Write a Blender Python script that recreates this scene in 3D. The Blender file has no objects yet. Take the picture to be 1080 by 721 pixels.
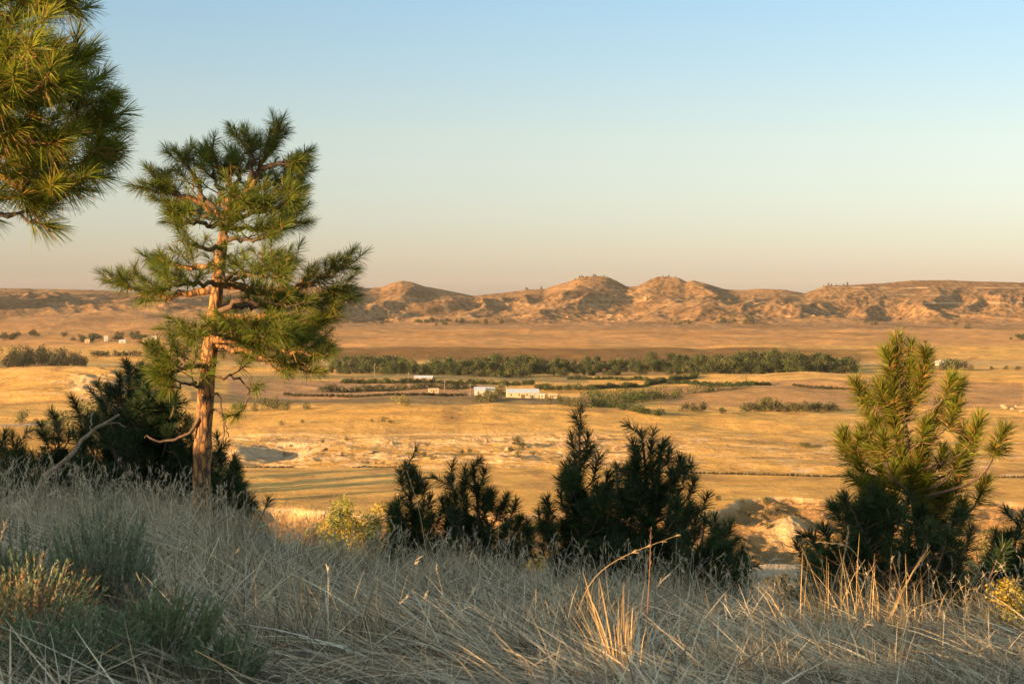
import bpy, math, random
import numpy as np
from mathutils import Vector
SC = bpy.context.scene
COL = SC.collection
R = math.radians

# ------------------------------------------------------------ camera
FPX = 1800.0            # focal length in photo pixels (photo is 1080 x 721)
HORY = 310.0            # eye level in the photo
cam = bpy.data.cameras.new('camera'); camo = bpy.data.objects.new('camera', cam)
COL.objects.link(camo); SC.camera = camo
cam.sensor_width = 36; cam.lens = 36*FPX/1080
camo.rotation_euler = (R(90)-math.atan((360.5-HORY)/FPX), 0, 0)
cam.clip_start = 0.05; cam.clip_end = 60000
cam.dof.use_dof = True; cam.dof.focus_distance = 24; cam.dof.aperture_fstop = 10

# ------------------------------------------------------------ sky, sun, exposure
SUN_AZ, SUN_EL = 55.0, 9.0         # degrees left of straight behind the camera; height
a = R(SUN_AZ)
SX, SY = -math.sin(a), -math.cos(a)        # horizontal direction towards the sun
TANEL = math.tan(R(SUN_EL))
world = bpy.data.worlds.new('World'); SC.world = world; world.use_nodes = True
nt = world.node_tree; bg = nt.nodes['Background']
sky = nt.nodes.new('ShaderNodeTexSky'); sky.sky_type = 'NISHITA'; sky.sun_disc = False
sky.sun_elevation = R(SUN_EL); sky.sun_rotation = math.atan2(SX, SY)
sky.altitude = 1200; sky.air_density = 1.0; sky.dust_density = 1.6; sky.ozone_density = 1.0
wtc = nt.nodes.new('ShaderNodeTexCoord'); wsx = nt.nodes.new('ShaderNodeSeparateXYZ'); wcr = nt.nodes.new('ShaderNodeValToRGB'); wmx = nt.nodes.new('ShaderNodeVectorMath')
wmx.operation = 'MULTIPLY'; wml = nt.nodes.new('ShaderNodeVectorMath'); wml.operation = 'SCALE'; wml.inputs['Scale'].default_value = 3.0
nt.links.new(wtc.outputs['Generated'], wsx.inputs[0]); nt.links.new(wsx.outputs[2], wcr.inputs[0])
els = wcr.color_ramp.elements           # evening sky tint, upper sky boosted to fill shade, by height above the horizon (x3)
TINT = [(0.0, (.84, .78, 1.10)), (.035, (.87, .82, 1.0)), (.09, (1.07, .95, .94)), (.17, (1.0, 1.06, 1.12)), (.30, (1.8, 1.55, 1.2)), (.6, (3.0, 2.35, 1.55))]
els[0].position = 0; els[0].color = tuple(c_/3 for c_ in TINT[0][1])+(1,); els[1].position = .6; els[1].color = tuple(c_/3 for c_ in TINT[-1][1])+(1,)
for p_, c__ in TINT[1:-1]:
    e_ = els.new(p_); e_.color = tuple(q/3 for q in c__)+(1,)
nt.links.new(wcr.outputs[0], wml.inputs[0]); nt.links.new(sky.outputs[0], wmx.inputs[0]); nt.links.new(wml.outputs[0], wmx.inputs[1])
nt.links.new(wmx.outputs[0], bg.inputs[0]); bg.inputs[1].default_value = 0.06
sun = bpy.data.lights.new('sun', 'SUN'); suno = bpy.data.objects.new('sun', sun); COL.objects.link(suno)
sun.energy = 5.0; sun.angle = R(0.53); sun.color = (1.0, 0.58, 0.24)
suno.rotation_euler = Vector((SX, SY, TANEL)).to_track_quat('Z', 'Y').to_euler()
SC.view_settings.view_transform = 'Standard'; SC.view_settings.look = 'None'
SC.view_settings.gamma = 1; SC.view_settings.exposure = 1.66
SC.cycles.use_denoising = True
SC.cycles.max_bounces = 6; SC.cycles.diffuse_bounces = 3; SC.cycles.transmission_bounces = 4
SC.cycles.volume_bounces = 1; SC.cycles.transparent_max_bounces = 8

rng = np.random.default_rng(7)

# ------------------------------------------------------------ helpers
def tag(o, label=None, cat=None, group=None, kind=None):
    if label: o['label'] = label
    if cat: o['category'] = cat
    if group: o['group'] = group
    if kind: o['kind'] = kind
    return o

def link(name, me, parent=None, mat=None, loc=None, rotz=0):
    o = bpy.data.objects.new(name, me); COL.objects.link(o)
    if mat is not None and me is not None and not me.materials: me.materials.append(mat)
    if parent is not None: o.parent = parent
    if loc is not None: o.location = loc
    o.rotation_euler = (0, 0, rotz)
    return o

def mesh_np(name, V, F, C=None, smooth=False):
    """V (n,3), F (m,k) with one k, C (n,3) vertex colours."""
    V = np.ascontiguousarray(V, dtype=np.float32); F = np.ascontiguousarray(F, dtype=np.int32)
    me = bpy.data.meshes.new(name)
    m, k = F.shape
    me.vertices.add(len(V)); me.vertices.foreach_set('co', V.ravel())
    me.loops.add(m*k); me.loops.foreach_set('vertex_index', F.ravel())
    me.polygons.add(m); me.polygons.foreach_set('loop_start', np.arange(0, m*k, k, dtype=np.int32))
    if smooth: me.polygons.foreach_set('use_smooth', np.ones(m, dtype=bool))
    if C is not None:
        at = me.color_attributes.new('Col', 'FLOAT_COLOR', 'POINT')
        c4 = np.ones((len(V), 4), dtype=np.float32); c4[:, :3] = C
        at.data.foreach_set('color', c4.ravel())
    me.update(calc_edges=True)
    return me

_GA = np.random.default_rng(99).random(65536)*2*np.pi
_GX = np.cos(_GA).astype(np.float32); _GY = np.sin(_GA).astype(np.float32)

def noise(x, y, seed=0):
    x = np.asarray(x, float); y = np.asarray(y, float)
    x, y = np.broadcast_arrays(x, y)
    ix = np.floor(x); iy = np.floor(y); fx = (x-ix).astype(np.float32); fy = (y-iy).astype(np.float32)
    jx = ix.astype(np.int64); jy = iy.astype(np.int64)
    u = fx*fx*fx*(fx*(fx*6-15)+10); v = fy*fy*fy*(fy*(fy*6-15)+10)
    kx = jx*7919; ky = jy*104729+seed*15485863
    def g(dx, dy):
        h = kx+ky+(dx*7919+dy*104729)
        h = (h ^ (h >> 7) ^ (h >> 15)) & 65535
        return _GX[h]*(fx-dx)+_GY[h]*(fy-dy)
    a0 = g(0, 0); a1 = g(0, 1)
    a0 += (g(1, 0)-a0)*u; a1 += (g(1, 1)-a1)*u
    return (a0+(a1-a0)*v)*1.5            # about -1..1

def _masked(fn, w, x, y, *a_):
    x, y = np.broadcast_arrays(np.asarray(x, float), np.asarray(y, float)); w = np.broadcast_to(w, x.shape)
    out = np.zeros(x.shape)
    if w.any(): out[w] = fn(x[w], y[w], *a_)
    return out

def fbm(x, y, oct=4, seed=0, gain=.5, w=None):
    if w is not None: return _masked(fbm, w, x, y, oct, seed, gain)
    s = 0; a = 1; t = 0
    for i in range(oct):
        s = s+a*noise(x*2**i+i*17.3, y*2**i-i*9.1, seed+i); t += a; a *= gain
    return s/t

def ridged(x, y, oct=4, seed=0, w=None):
    if w is not None: return _masked(ridged, w, x, y, oct, seed)
    s = 0; a = 1; t = 0
    for i in range(oct):
        n = 1-np.abs(noise(x*2**i+i*11.3, y*2**i+i*5.7, seed+i)); s = s+a*n*n; t += a; a *= .5
    return s/t

def S(a_, b_, x):
    t = np.clip((x-a_)/(b_-a_), 0, 1); return t*t*(3-2*t)
def G(x): return np.exp(-x*x)

# ------------------------------------------------------------ terrain height
ZV = -72.0
PXN = [-100, 0, 190, 270, 370, 540, 810, 1080]
NEAR = [(0, [-1.45]*8), (3, [-1.47]*8), (6, [-1.5, -1.50, -1.51, -1.53, -1.54, -1.54, -1.57, -1.58]),
        (9, [-1.6, -1.66, -1.68, -1.73, -1.80, -1.86, -1.95, -1.97]), (12, [-1.72, -1.80, -1.84, -1.96, -2.08, -2.18, -2.32, -2.32]),
        (15, [-1.9, -1.98, -2.03, -2.28, -2.50, -2.66, -2.93, -2.93]), (20, [-3.1, -3.3, -3.4, -3.7, -4.0, -4.2, -4.5, -4.6]),
        (32, [-6.4, -6.6, -6.7, -7.0, -7.4, -7.6, -8.3, -8.7]), (50, [-9.2, -9.1, -8.9, -9.0, -9.2, -9.6, -10.7, -10.9]),
        (60, [-9.6, -9.5, -9.0, -9.05, -9.1, -9.8, -10.9, -11.0]), (72, [-12, -12, -10.5, -10.6, -10.7, -11.3, -11.2, -11.9]),
        (92, [-21]*8), (150, [-45]*8), (235, [-78]*8), (1e6, [-78]*8)]
RIDGE_PX = [-400, 0, 60, 110, 150, 200, 250, 300, 345, 370, 385, 402, 413, 424, 436, 447, 470, 500, 530, 555, 575, 588, 600, 612, 625, 640, 650, 661, 672, 684, 693, 705, 716, 724, 731, 745, 762, 780, 805, 828, 848, 858, 872, 895, 930, 960, 1000, 1040, 1080, 1500]
RIDGE_Y = [300, 304, 305, 306, 309, 306, 303, 301, 302, 300, 304, 303, 299, 296, 298, 302, 306, 312, 309, 305, 304.5, 300, 297, 292, 291, 292, 296, 302, 302, 296, 292, 291.5, 293, 297, 295.5, 299, 304.5, 306, 304.5, 306, 309.5, 306, 301, 300.5, 299, 296, 295.5, 297, 298, 302]

def pxD(x, y):
    r = np.hypot(x, y); az = np.clip(np.arctan2(x, y), -.62, .62)
    return 540+FPX*np.tan(az), r*np.cos(az), r

def ridgeline(px, D):
    """distance of the crest line of the hills for a bearing"""
    return 4650+220*noise(px/260., 3.3, 5)+60*noise(px/60., 1.3, 6)

def H(x, y, parts=False):
    x = np.asarray(x, float); y = np.asarray(y, float)
    px, D, r = pxD(x, y)
    WN = r < 330; WM = (D > 280) & (D < 1500); WF = (D > 1600) & (D < 6500); WH = (D > 2850) & (D < 6500)
    # the bluff underfoot
    zs = [np.interp(px, PXN, row) for _, row in NEAR]
    zb = np.full(px.shape, -78.0)
    Ds = [d for d, _ in NEAR]
    for i in range(len(Ds)-1):
        m = (D >= Ds[i]) & (D < Ds[i+1])
        t = (D-Ds[i])/(Ds[i+1]-Ds[i])
        zb = np.where(m, zs[i]+(zs[i+1]-zs[i])*t, zb)
    zb = zb+.05*fbm(x/1.1, y/1.1, 3, 31, w=r < 60)*S(1, 4, r)+.9*fbm(x/11, y/11, 4, 33, w=WN)*S(17, 40, D)*(1-S(66, 80, D)*.3)+3*ridged(x/35, y/35, 3, 35, w=WN)*S(80, 120, D)
    # added low rise out of view behind left, notched to shape the shade
    ds = x*SX+y*SY; v = -x*SY*-1+y*SX*-1
    v = x*SY+y*(-SX)
    Zr = np.interp(v, [-30, -8, 2, 4.9, 5.4, 5.85, 6.2, 6.8, 7.0, 7.5, 7.75, 9.2, 11.8, 13.4, 14.2, 15.6, 16.4, 18, 24, 34],
                   [-3, 1.2, 2.0, 2.0, 1.15, 1.15, 2.1, 2.1, .75, .85, 2.2, 2.35, 2.7, 2.2, 1.65, 1.7, 2.2, 2.2, 1.6, -4])
    hum = Zr-.42*np.sqrt((ds-13)**2+.3)+.23-np.clip(np.abs(v-4)-30, 0, 100)*.6
    hum = hum+.12*fbm(x/.9, y/.9, 3, 41, w=r < 50)
    zb = np.maximum(zb, hum)
    # valley floor
    zv = ZV+.7*fbm(x/120, y/120, 3, 3, w=WM | WF)+.22*fbm(x/14, y/14, 3, 4, w=WM)
    und = fbm(x/150, y/75, 4, 66, w=WM | WF)*S(560, 760, D)*(1-S(3000, 3500, D)); zv = zv+und*np.interp(D, [600, 1100, 1500, 2600], [2.6, 4.6, 5.0, 9])+.9*fbm(x/44, y/26, 3, 67, w=WM)*S(640, 760, D)
    e1 = 26*fbm(x/50., y/50, 4, 51, w=WM)
    dn = 545+e1+S(720, 840, px)*38; df = np.interp(px, [0, 240, 1080], [700, 690, 655])+9*fbm(x/34., y/90., 4, 52, w=WM)
    terr = S(dn-16-40*S(760, 830, px), dn, D)*(1-S(df, df+5, D))
    zv = zv*(1-terr)+terr*(-69.6+.8*fbm(x/60, y/60, 3, 8, w=WM))
    # cut ground in front of the terrace, bare cliffs to the right
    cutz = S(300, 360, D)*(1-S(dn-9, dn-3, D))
    zv = zv-2.2*cutz
    bad1 = cutz*(S(640, 760, px)*.9+.15)
    zv = zv+bad1*(6*ridged(x/30, y/26, 6, 12, w=WM)-3.4)*S(360, 420, D)
    zv = zv+4.6*G((px-832)/22.)*G((D-524)/11.)*(1+.5*fbm(x/9, y/9, 3, 53, w=WM))*(D < 2000)-4*G((px-822)/30.)*G((D-482)/22.)
    # worn band behind the terrace, then the long golden swell
    band = S(df+3, df+12, D)*(1-S(835, 870, D))*S(120, 250, px)
    zv = zv-2.0*S(df, df+5, D)*(1-S(df+20, df+50, D))
    zv = zv+band*S(df+15, df+60, D)*(3.2*ridged(x/30, y/11, 5, 15, w=WM)-1.7)*S(-.35, .2, fbm(x/60, y/40, 3, 16, w=WM)+.1)*(1-.7*S(660, 760, px))
    bowl = G((px-290+14*fbm(x/22, y/22, 3, 64, w=WM))/30.)*G((D-778+16*fbm(x/17, y/17, 3, 65, w=WM))/30.)
    zv = zv-5.5*bowl*(.55+.8*ridged(x/13, y/11, 4, 63, w=WM))+3.2*G((px-250)/16.)*G((D-770)/34.)
    ye = np.interp(px, [100, 240, 330, 430, 520, 600, 660, 750, 850, 1000, 1200], [448, 437, 433, 430, 428, 432, 435, 440, 441, 443, 446])
    zt = -(ye-HORY)/FPX*955
    sw = S(790, 955, D)*(1-S(960, 1045, D))*S(110, 245, px)
    zv = zv+(zt-ZV)*sw+.9*fbm(x/40, y/40, 3, 17, w=WM)*sw
    # left mound with a worn flank
    m2 = G((px-70)/150.)*np.where(D < 1270, G((D-1270)/125.), G((D-1270)/90.))
    zv = zv+18.0*m2
    fl = G((px-120)/55.)*G((D-1170)/60.)
    zv = zv+fl*(8*ridged(x/32, y/26, 5, 19, w=WM)-5)
    m2b = G((px-250)/90.)*G((D-1330)/90.)
    zv = zv+4.5*m2b
    zv = zv+5.5*S(640, 900, px)*np.where(D < 1390, G((D-1390)/150.), G((D-1390)/60.))
    zv = zv+2.6*G((px-560)/150.)*G((D-1320)/40.)+2.5*G((px-380)/70.)*G((D-1360)/40.)
    # far plain
    far = S(1700, 3300, D)
    zv = zv+far*(4.0*fbm(x/220, y/300, 4, 22, w=WF))
    gl = S(2900, 3500, D)*(1-S(4300, 4700, D))
    zv = zv+gl*(-13*(1-ridged(x/240, y/240, 4, 24, w=WH))+5)
    # hills
    Dr = ridgeline(px, D)
    lw = 1-S(300, 420, px); zf = -72+S(3400, 4300, D)*30+lw*S(3050, 3900, D)*(20+14*fbm(x/330, y/420, 3, 75, w=WH))
    wid = 900+200*noise(px/120., 8.8, 61)
    t = np.clip(1-(Dr-D)/wid, 0, 1)
    gl = gl+lw*S(2800, 3300, D)*0
    tb = np.clip((D-Dr)/900, 0, 1)
    pw = px+(34*fbm(x/260, y/260, 3, 73, w=WH)+16*(1-t))*(1-t)
    zr = -(np.interp(pw, RIDGE_PX, RIDGE_Y)-HORY)/FPX*Dr
    prof = np.where(D < Dr, .22*t+.78*t**2.1, 1)
    zh = zf+(zr-zf)*prof
    zh = np.where(D > Dr, zr+(-74-zr)*S(0, 1, tb), zh)
    wx = x+60*fbm(x/300, y/300, 1, 71, w=WH); wy = y+60*fbm(x/300, y/300, 1, 72, w=WH)
    rg = ridged((wx-.35*wy)/300, wy/900, 5, 25, w=WH)
    body = S(0, .35, t)*(1-.93*S(.55, 1.0, t))
    body = np.where(D > Dr, .05, body)
    zh = zh+body*(rg-.62)*58
    fold = ridged((wx+.2*wy)/210, wy/300, 5, 27, w=WH)
    zh = zh+gl*0+S(3500, 3900, D)*(1-S(.1, .6, t))*(fold-.6)*22
    zh = zh+S(3600, 4000, D)*2.5*fbm(x/35, y/35, 4, 28, w=WH)*(D < Dr)
    hz = S(3350, 3600, D)
    zv = zv*(1-hz)+zh*hz
    z = np.maximum(zb, zv)
    if parts: return z, px, D, r, dict(terr=terr, band=band, cutz=cutz, bad1=bad1, bowl=bowl, fl=fl, t=t, Dr=Dr, hz=hz, sw=sw, fold=fold, rg=rg, m2=m2, bluff=zb > zv)
    return z

def hz(x, y): return float(H(np.array([x]), np.array([y]))[0])

_DS = np.concatenate([np.arange(4, 20, .1), np.arange(20, 300, 1.), np.arange(300, 6000, 3.)])
def hit(px, y, dmin=0):
    """first point of the terrain seen at photo pixel (px, y), at least dmin away"""
    D = _DS[_DS >= dmin]; X = (px-540)/FPX*D
    z = H(X, D); yi = HORY-FPX*z/D
    i = np.argmax(yi <= y)
    if not (yi <= y).any(): i = int(np.argmin(yi))
    return float(X[i]), float(D[i]), float(z[i])

def at(px, y, D):
    """point at photo pixel (px, y) at depth D"""
    return np.array([(px-540)/FPX*D, D, -(y-HORY)/FPX*D])

# ------------------------------------------------------------ materials
def newmat(name):
    m = bpy.data.materials.new(name); m.use_nodes = True
    return m, m.node_tree, m.node_tree.nodes['Principled BSDF']

def mat_ground():
    m, t, b = newmat('earth and dry grass'); N = t.nodes; L = t.links
    at_ = N.new('ShaderNodeVertexColor'); at_.layer_name = 'Col'
    geo = N.new('ShaderNodeNewGeometry')
    def nz(scale, det, rough=.6):
        n = N.new('ShaderNodeTexNoise'); n.inputs['Scale'].default_value = scale
        n.inputs['Detail'].default_value = det; n.inputs['Roughness'].default_value = rough
        L.new(geo.outputs['Position'], n.inputs['Vector']); return n
    n1 = nz(.045, 8, .68); n2 = nz(.35, 6, .7); n3 = nz(6, 4)
    def mr(n, lo, hi):
        r_ = N.new('ShaderNodeMapRange'); r_.inputs[1].default_value = .3; r_.inputs[2].default_value = .7
        r_.inputs[3].default_value = lo; r_.inputs[4].default_value = hi; L.new(n.outputs[0], r_.inputs[0]); return r_
    a1 = mr(n1, .74, 1.24); a2 = mr(n2, .78, 1.2); a3 = mr(n3, .85, 1.15)
    def mul(p, q):
        k = N.new('ShaderNodeMath'); k.operation = 'MULTIPLY'; L.new(p, k.inputs[0]); L.new(q, k.inputs[1]); return k.outputs[0]
    f = mul(mul(a1.outputs[0], a2.outputs[0]), a3.outputs[0])
    vm = N.new('ShaderNodeVectorMath'); vm.operation = 'SCALE'
    L.new(at_.outputs[0], vm.inputs[0]); L.new(f, vm.inputs['Scale']); L.new(vm.outputs[0], b.inputs['Base Color'])
    b.inputs['Roughness'].default_value = 1; b.inputs['Specular IOR Level'].default_value = .1
    bu = N.new('ShaderNodeBump'); bu.inputs['Strength'].default_value = .6; bu.inputs['Distance'].default_value = 1.3
    L.new(n2.outputs[0], bu.inputs['Height'])
    cd = N.new('ShaderNodeVertexColor'); cd.layer_name = 'Rough'; sc = N.new('ShaderNodeMath'); sc.operation = 'MULTIPLY'; sc.inputs[1].default_value = 9
    L.new(cd.outputs[0], sc.inputs[0]); bw = N.new('ShaderNodeBump'); bw.inputs['Strength'].default_value = 1; L.new(sc.outputs[0], bw.inputs['Distance'])
    L.new(n1.outputs[0], bw.inputs['Height']); L.new(bw.outputs[0], bu.inputs['Normal'])
    bu2 = N.new('ShaderNodeBump'); bu2.inputs['Strength'].default_value = .6; bu2.inputs['Distance'].default_value = .05
    L.new(n3.outputs[0], bu2.inputs['Height']); L.new(bu.outputs[0], bu2.inputs['Normal']); L.new(bu2.outputs[0], b.inputs['Normal'])
    return m

def mat_leaf(name, trans=.35, rough=.55, tint=(1, 1, 1)):
    m, t, b = newmat(name); N = t.nodes; L = t.links
    at_ = N.new('ShaderNodeVertexColor'); at_.layer_name = 'Col'
    mx = N.new('ShaderNodeMixShader'); tr = N.new('ShaderNodeBsdfTranslucent'); out = N['Material Output']
    vm = N.new('ShaderNodeVectorMath'); vm.operation = 'MULTIPLY'; vm.inputs[1].default_value = tint
    L.new(at_.outputs[0], vm.inputs[0])
    L.new(vm.outputs[0], b.inputs['Base Color']); L.new(vm.outputs[0], tr.inputs[0])
    b.inputs['Roughness'].default_value = rough; b.inputs['Specular IOR Level'].default_value = .3
    mx.inputs[0].default_value = trans
    L.new(b.outputs[0], mx.inputs[1]); L.new(tr.outputs[0], mx.inputs[2]); L.new(mx.outputs[0], out.inputs[0])
    return m

def mat_bark(name, c1, c2, scale=9, zs=.35):
    m, t, b = newmat(name); N = t.nodes; L = t.links
    tc = N.new('ShaderNodeTexCoord'); mp = N.new('ShaderNodeMapping'); mp.inputs['Scale'].default_value = (1, 1, zs)
    L.new(tc.outputs['Object'], mp.inputs[0])
    vo = N.new('ShaderNodeTexVoronoi'); vo.feature = 'DISTANCE_TO_EDGE'; vo.inputs['Scale'].default_value = scale*2
    no = N.new('ShaderNodeTexNoise'); no.inputs['Scale'].default_value = scale*3; no.inputs['Detail'].default_value = 6
    ad = N.new('ShaderNodeVectorMath'); ad.operation = 'MULTIPLY_ADD'; ad.inputs[1].default_value = (.06,)*3
    L.new(mp.outputs[0], no.inputs[0]); L.new(no.outputs[1], ad.inputs[0]); L.new(mp.outputs[0], ad.inputs[2]); L.new(ad.outputs[0], vo.inputs['Vector'])
    cr = N.new('ShaderNodeValToRGB'); cr.color_ramp.elements[0].color = (*c1, 1); cr.color_ramp.elements[1].color = (*c2, 1)
    cr.color_ramp.elements[0].position = .02; cr.color_ramp.elements[1].position = .22
    L.new(vo.outputs['Distance'], cr.inputs[0])
    mu = N.new('ShaderNodeMixRGB'); mu.blend_type = 'MULTIPLY'; mu.inputs[0].default_value = .6
    L.new(cr.outputs[0], mu.inputs[1]); L.new(no.outputs[0], mu.inputs[2])
    gm = N.new('ShaderNodeBrightContrast'); gm.inputs[1].default_value = .03; L.new(mu.outputs[0], gm.inputs[0]); L.new(gm.outputs[0], b.inputs['Base Color'])
    bu = N.new('ShaderNodeBump'); bu.inputs['Strength'].default_value = .9; bu.inputs['Distance'].default_value = .02
    L.new(cr.outputs[0], bu.inputs['Height']); L.new(bu.outputs[0], b.inputs['Normal'])
    b.inputs['Roughness'].default_value = .95
    return m

def mat_plain(name, c, rough=.8, var=.25, scale=1.5, metal=0):
    m, t, b = newmat(name); N = t.nodes; L = t.links
    tc = N.new('ShaderNodeTexCoord'); no = N.new('ShaderNodeTexNoise'); no.inputs['Scale'].default_value = scale; no.inputs['Detail'].default_value = 7
    L.new(tc.outputs['Object'], no.inputs[0])
    mr = N.new('ShaderNodeMapRange'); mr.inputs[1].default_value = .3; mr.inputs[2].default_value = .7; mr.inputs[3].default_value = 1-var; mr.inputs[4].default_value = 1+var
    L.new(no.outputs[0], mr.inputs[0])
    vm = N.new('ShaderNodeVectorMath'); vm.operation = 'SCALE'; vm.inputs[0].default_value = c; L.new(mr.outputs[0], vm.inputs['Scale'])
    L.new(vm.outputs[0], b.inputs['Base Color']); b.inputs['Roughness'].default_value = rough; b.inputs['Metallic'].default_value = metal
    bu = N.new('ShaderNodeBump'); bu.inputs['Strength'].default_value = .4; bu.inputs['Distance'].default_value = .05
    L.new(no.outputs[0], bu.inputs['Height']); L.new(bu.outputs[0], b.inputs['Normal'])
    return m
M_GROUND = mat_ground()
M_NEEDLE = mat_leaf('pine needles', .3, .5)
M_LEAF = mat_leaf('broad leaves', .3, .6)
M_FAR = mat_leaf('far foliage', .1, .8)
M_GRASS = mat_leaf('dry grass', .3, .7)
M_BARK = mat_bark('orange pine bark', (.07, .032, .014), (.56, .26, .065))
M_TWIG = mat_bark('brown twig bark', (.10, .06, .04), (.30, .19, .12), 30, .5)
M_DEAD = mat_bark('bleached dead wood', (.30, .22, .15), (.78, .62, .45), 30, .2)

# ------------------------------------------------------------ terrain mesh
def build_terrain():
    azf = np.arctan((np.arange(-160, 1241, 1.35)-540)/FPX)
    azl = np.radians(np.arange(-150, math.degrees(azf[0])-.3, .6))
    azr = np.radians(np.arange(math.degrees(azf[-1])+1.5, 209, 3.))
    az = np.concatenate([azl, azf, azr]); nc = len(az)
    yy = np.arange(640, 345.5, -.42)
    d1 = np.concatenate([np.array([.01]), np.arange(.4, 4, .5), np.arange(4, 26, .16), np.arange(26, 92, .8), np.arange(92, 300, 4.)])
    d2 = np.concatenate([-ZV*FPX/(yy-HORY)]); d2 = d2[d2 > 300]
    # finer rows where banks and crests stand
    d2 = np.unique(np.round(np.concatenate([d2, np.arange(420, 1400, 2.2)]), 1))
    d2 = d2[d2 < 3350]
    d3 = np.concatenate([np.arange(3350, 5000, 5.5), np.arange(5000, 6000, 60), np.array([6500, 8000, 12000, 20000, 40000])])
    Dr = np.concatenate([d1, d2, d3]); nr = len(Dr)
    cosaz = np.cos(np.clip(np.where(az > np.pi, az-2*np.pi, az), -.62, .62))
    RR = Dr[:, None]/cosaz[None, :]
    X = RR*np.sin(az)[None, :]; Y = RR*np.cos(az)[None, :]
    Z, px, D, r, P = H(X, Y, True)
    # ---- colours (what the ground itself is made of)
    def c(*v): return np.array(v, dtype=float)
    def mix(A, B, w): return A+(B-A)*np.clip(w, 0, 1)[..., None]
    WM = (D > 280) & (D < 1500); WF = D > 1500; WN = D < 300
    n1 = fbm(X/160, Y/160, 4, 81); n2 = fbm(X/22, Y/30, 4, 82); n3 = fbm(X/5, Y/5, 3, 83)
    gold = c(.55, .315, .08); C = np.broadcast_to(gold, X.shape+(3,)).copy()
    C = mix(C, c(.60, .375, .125), .5+.9*n1)
    C = mix(C, c(.30, .175, .07), S(.05, .55, n2)*.75)
    C = mix(C, c(.25, .16, .065), S(.0, .5, fbm(X/90, Y/26, 5, 84, w=WM | (D < 2000)))*.7*(D > 300)*(1-.5*P['sw']))
    # slope: bare pale clay where it is steep
    gz = np.zeros_like(Z); gz[1:-1] = np.abs(Z[2:]-Z[:-2])/(RR[2:]-RR[:-2])
    gx = np.zeros_like(Z); gx[:, 1:-1] = np.abs(Z[:, 2:]-Z[:, :-2])/np.maximum(1e-6, np.hypot(X[:, 2:]-X[:, :-2], Y[:, 2:]-Y[:, :-2]))
    sl = np.hypot(gz, gx)
    inval = (D > 300) & (D < 1450) & ~P['bluff']
    C = mix(C, c(.50, .36, .22), S(.16, .42, sl)*inval*.95*(1-.75*P['cutz']))
    C = mix(C, c(.62, .45, .26), P['band']*S(.0, .5, fbm(X/14, Y/10, 3, 87, w=WM))*.8)
    C = mix(C, c(.30, .20, .11), P['band']*S(.15, .5, fbm(X/26, Y/12, 3, 88, w=WM))*.7)
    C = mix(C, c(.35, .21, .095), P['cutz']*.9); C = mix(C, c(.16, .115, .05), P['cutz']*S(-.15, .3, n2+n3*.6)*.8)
    C = mix(C, c(.66, .48, .26), G((px-832)/20.)*G((D-520)/10.)*WM)
    C = mix(C, c(.47, .35, .24), P['bowl']*.9)
    C = mix(C, c(.36, .23, .09), P['terr']*S(.1, .5, fbm(X/30, Y/12, 4, 90, w=WM))*.5)
    trk = G((D-856-7*fbm(X/60, Y/900, 2, 191, w=WM))/2.2)*S(215, 260, px)*(1-S(560, 620, px)); C = mix(C, c(.68, .48, .25), trk*.8)
    trk = G((D-948-.1*(px+20))/9.)*(1-S(52, 66, px))*(D < 1500); C = mix(C, c(.34, .31, .27), trk)
    trk = G((D-1215-.25*(px-560))/3.5)*S(300, 330, px)*(1-S(690, 720, px)); C = mix(C, c(.55, .42, .27), trk*.7)
    # fields of the valley
    ylin = HORY-FPX*ZV/D
    def fld(x0, y0, x1, y1, col, w=1.):
        nonlocal C
        k = S(x0-4, x0+4, px)*(1-S(x1-4, x1+4, px))*S(y0-.8, y0+.8, ylin+1.2*n1)*(1-S(y1-.8, y1+.8, ylin+1.2*n1))*(D > 1000)
        C = mix(C, np.array(col), k*w)
    fld(240, 396, 620, 402, (.24, .19, .085), .9)
    fld(240, 407, 520, 424, (.36, .22, .115), .95)
    fld(560, 418, 640, 428, (.27, .18, .09), .9)
    fld(620, 392, 720, 396, (.36, .22, .10), .8)
    fld(700, 408, 1080, 430, (.36, .215, .10), .9)
    fld(200, 421, 600, 426, (.17, .13, .07), .9)
    # long dark field at the far edge of the plain
    k = S(1790, 1830, D)*(1-S(2280, 2420, D+0.25*(px-500)+60*n1))*S(150, 300, px)*(1-S(800, 1000, px+120*n1))
    C = mix(C, c(.18, .10, .035), k*.95)
    k = S(1640, 1720, D)*(1-S(1790, 1840, D))
    C = mix(C, c(.40, .29, .14), k*.8)
    # plain before the hills
    C = mix(C, c(.43, .24, .10), S(2230, 2420, D)*.9)
    C = mix(C, c(.27, .135, .04), S(2450, 2900, D)*S(-.2, .4, fbm(X/500, Y/130, 4, 92, w=WF))*.65)
    # hills
    hil = c(.33, .20, .098); 
    C = mix(C, hil, P['hz'])
    C = mix(C, c(.20, .12, .06), P['hz']*S(-.15, .35, fbm(X/120, Y/160, 5, 93, w=WF))*.8)
    sp = S(-.04, .2, fbm(X/11, Y/22, 3, 94, w=WF))*P['hz']*S(.02, .3, P['t']+.2*(px > 560))*S(-.4, .2, fbm(X/260, Y/300, 3, 95, w=WF)+.25*(px > 800))
    C = mix(C, c(.105, .072, .036), sp*.78)
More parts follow.
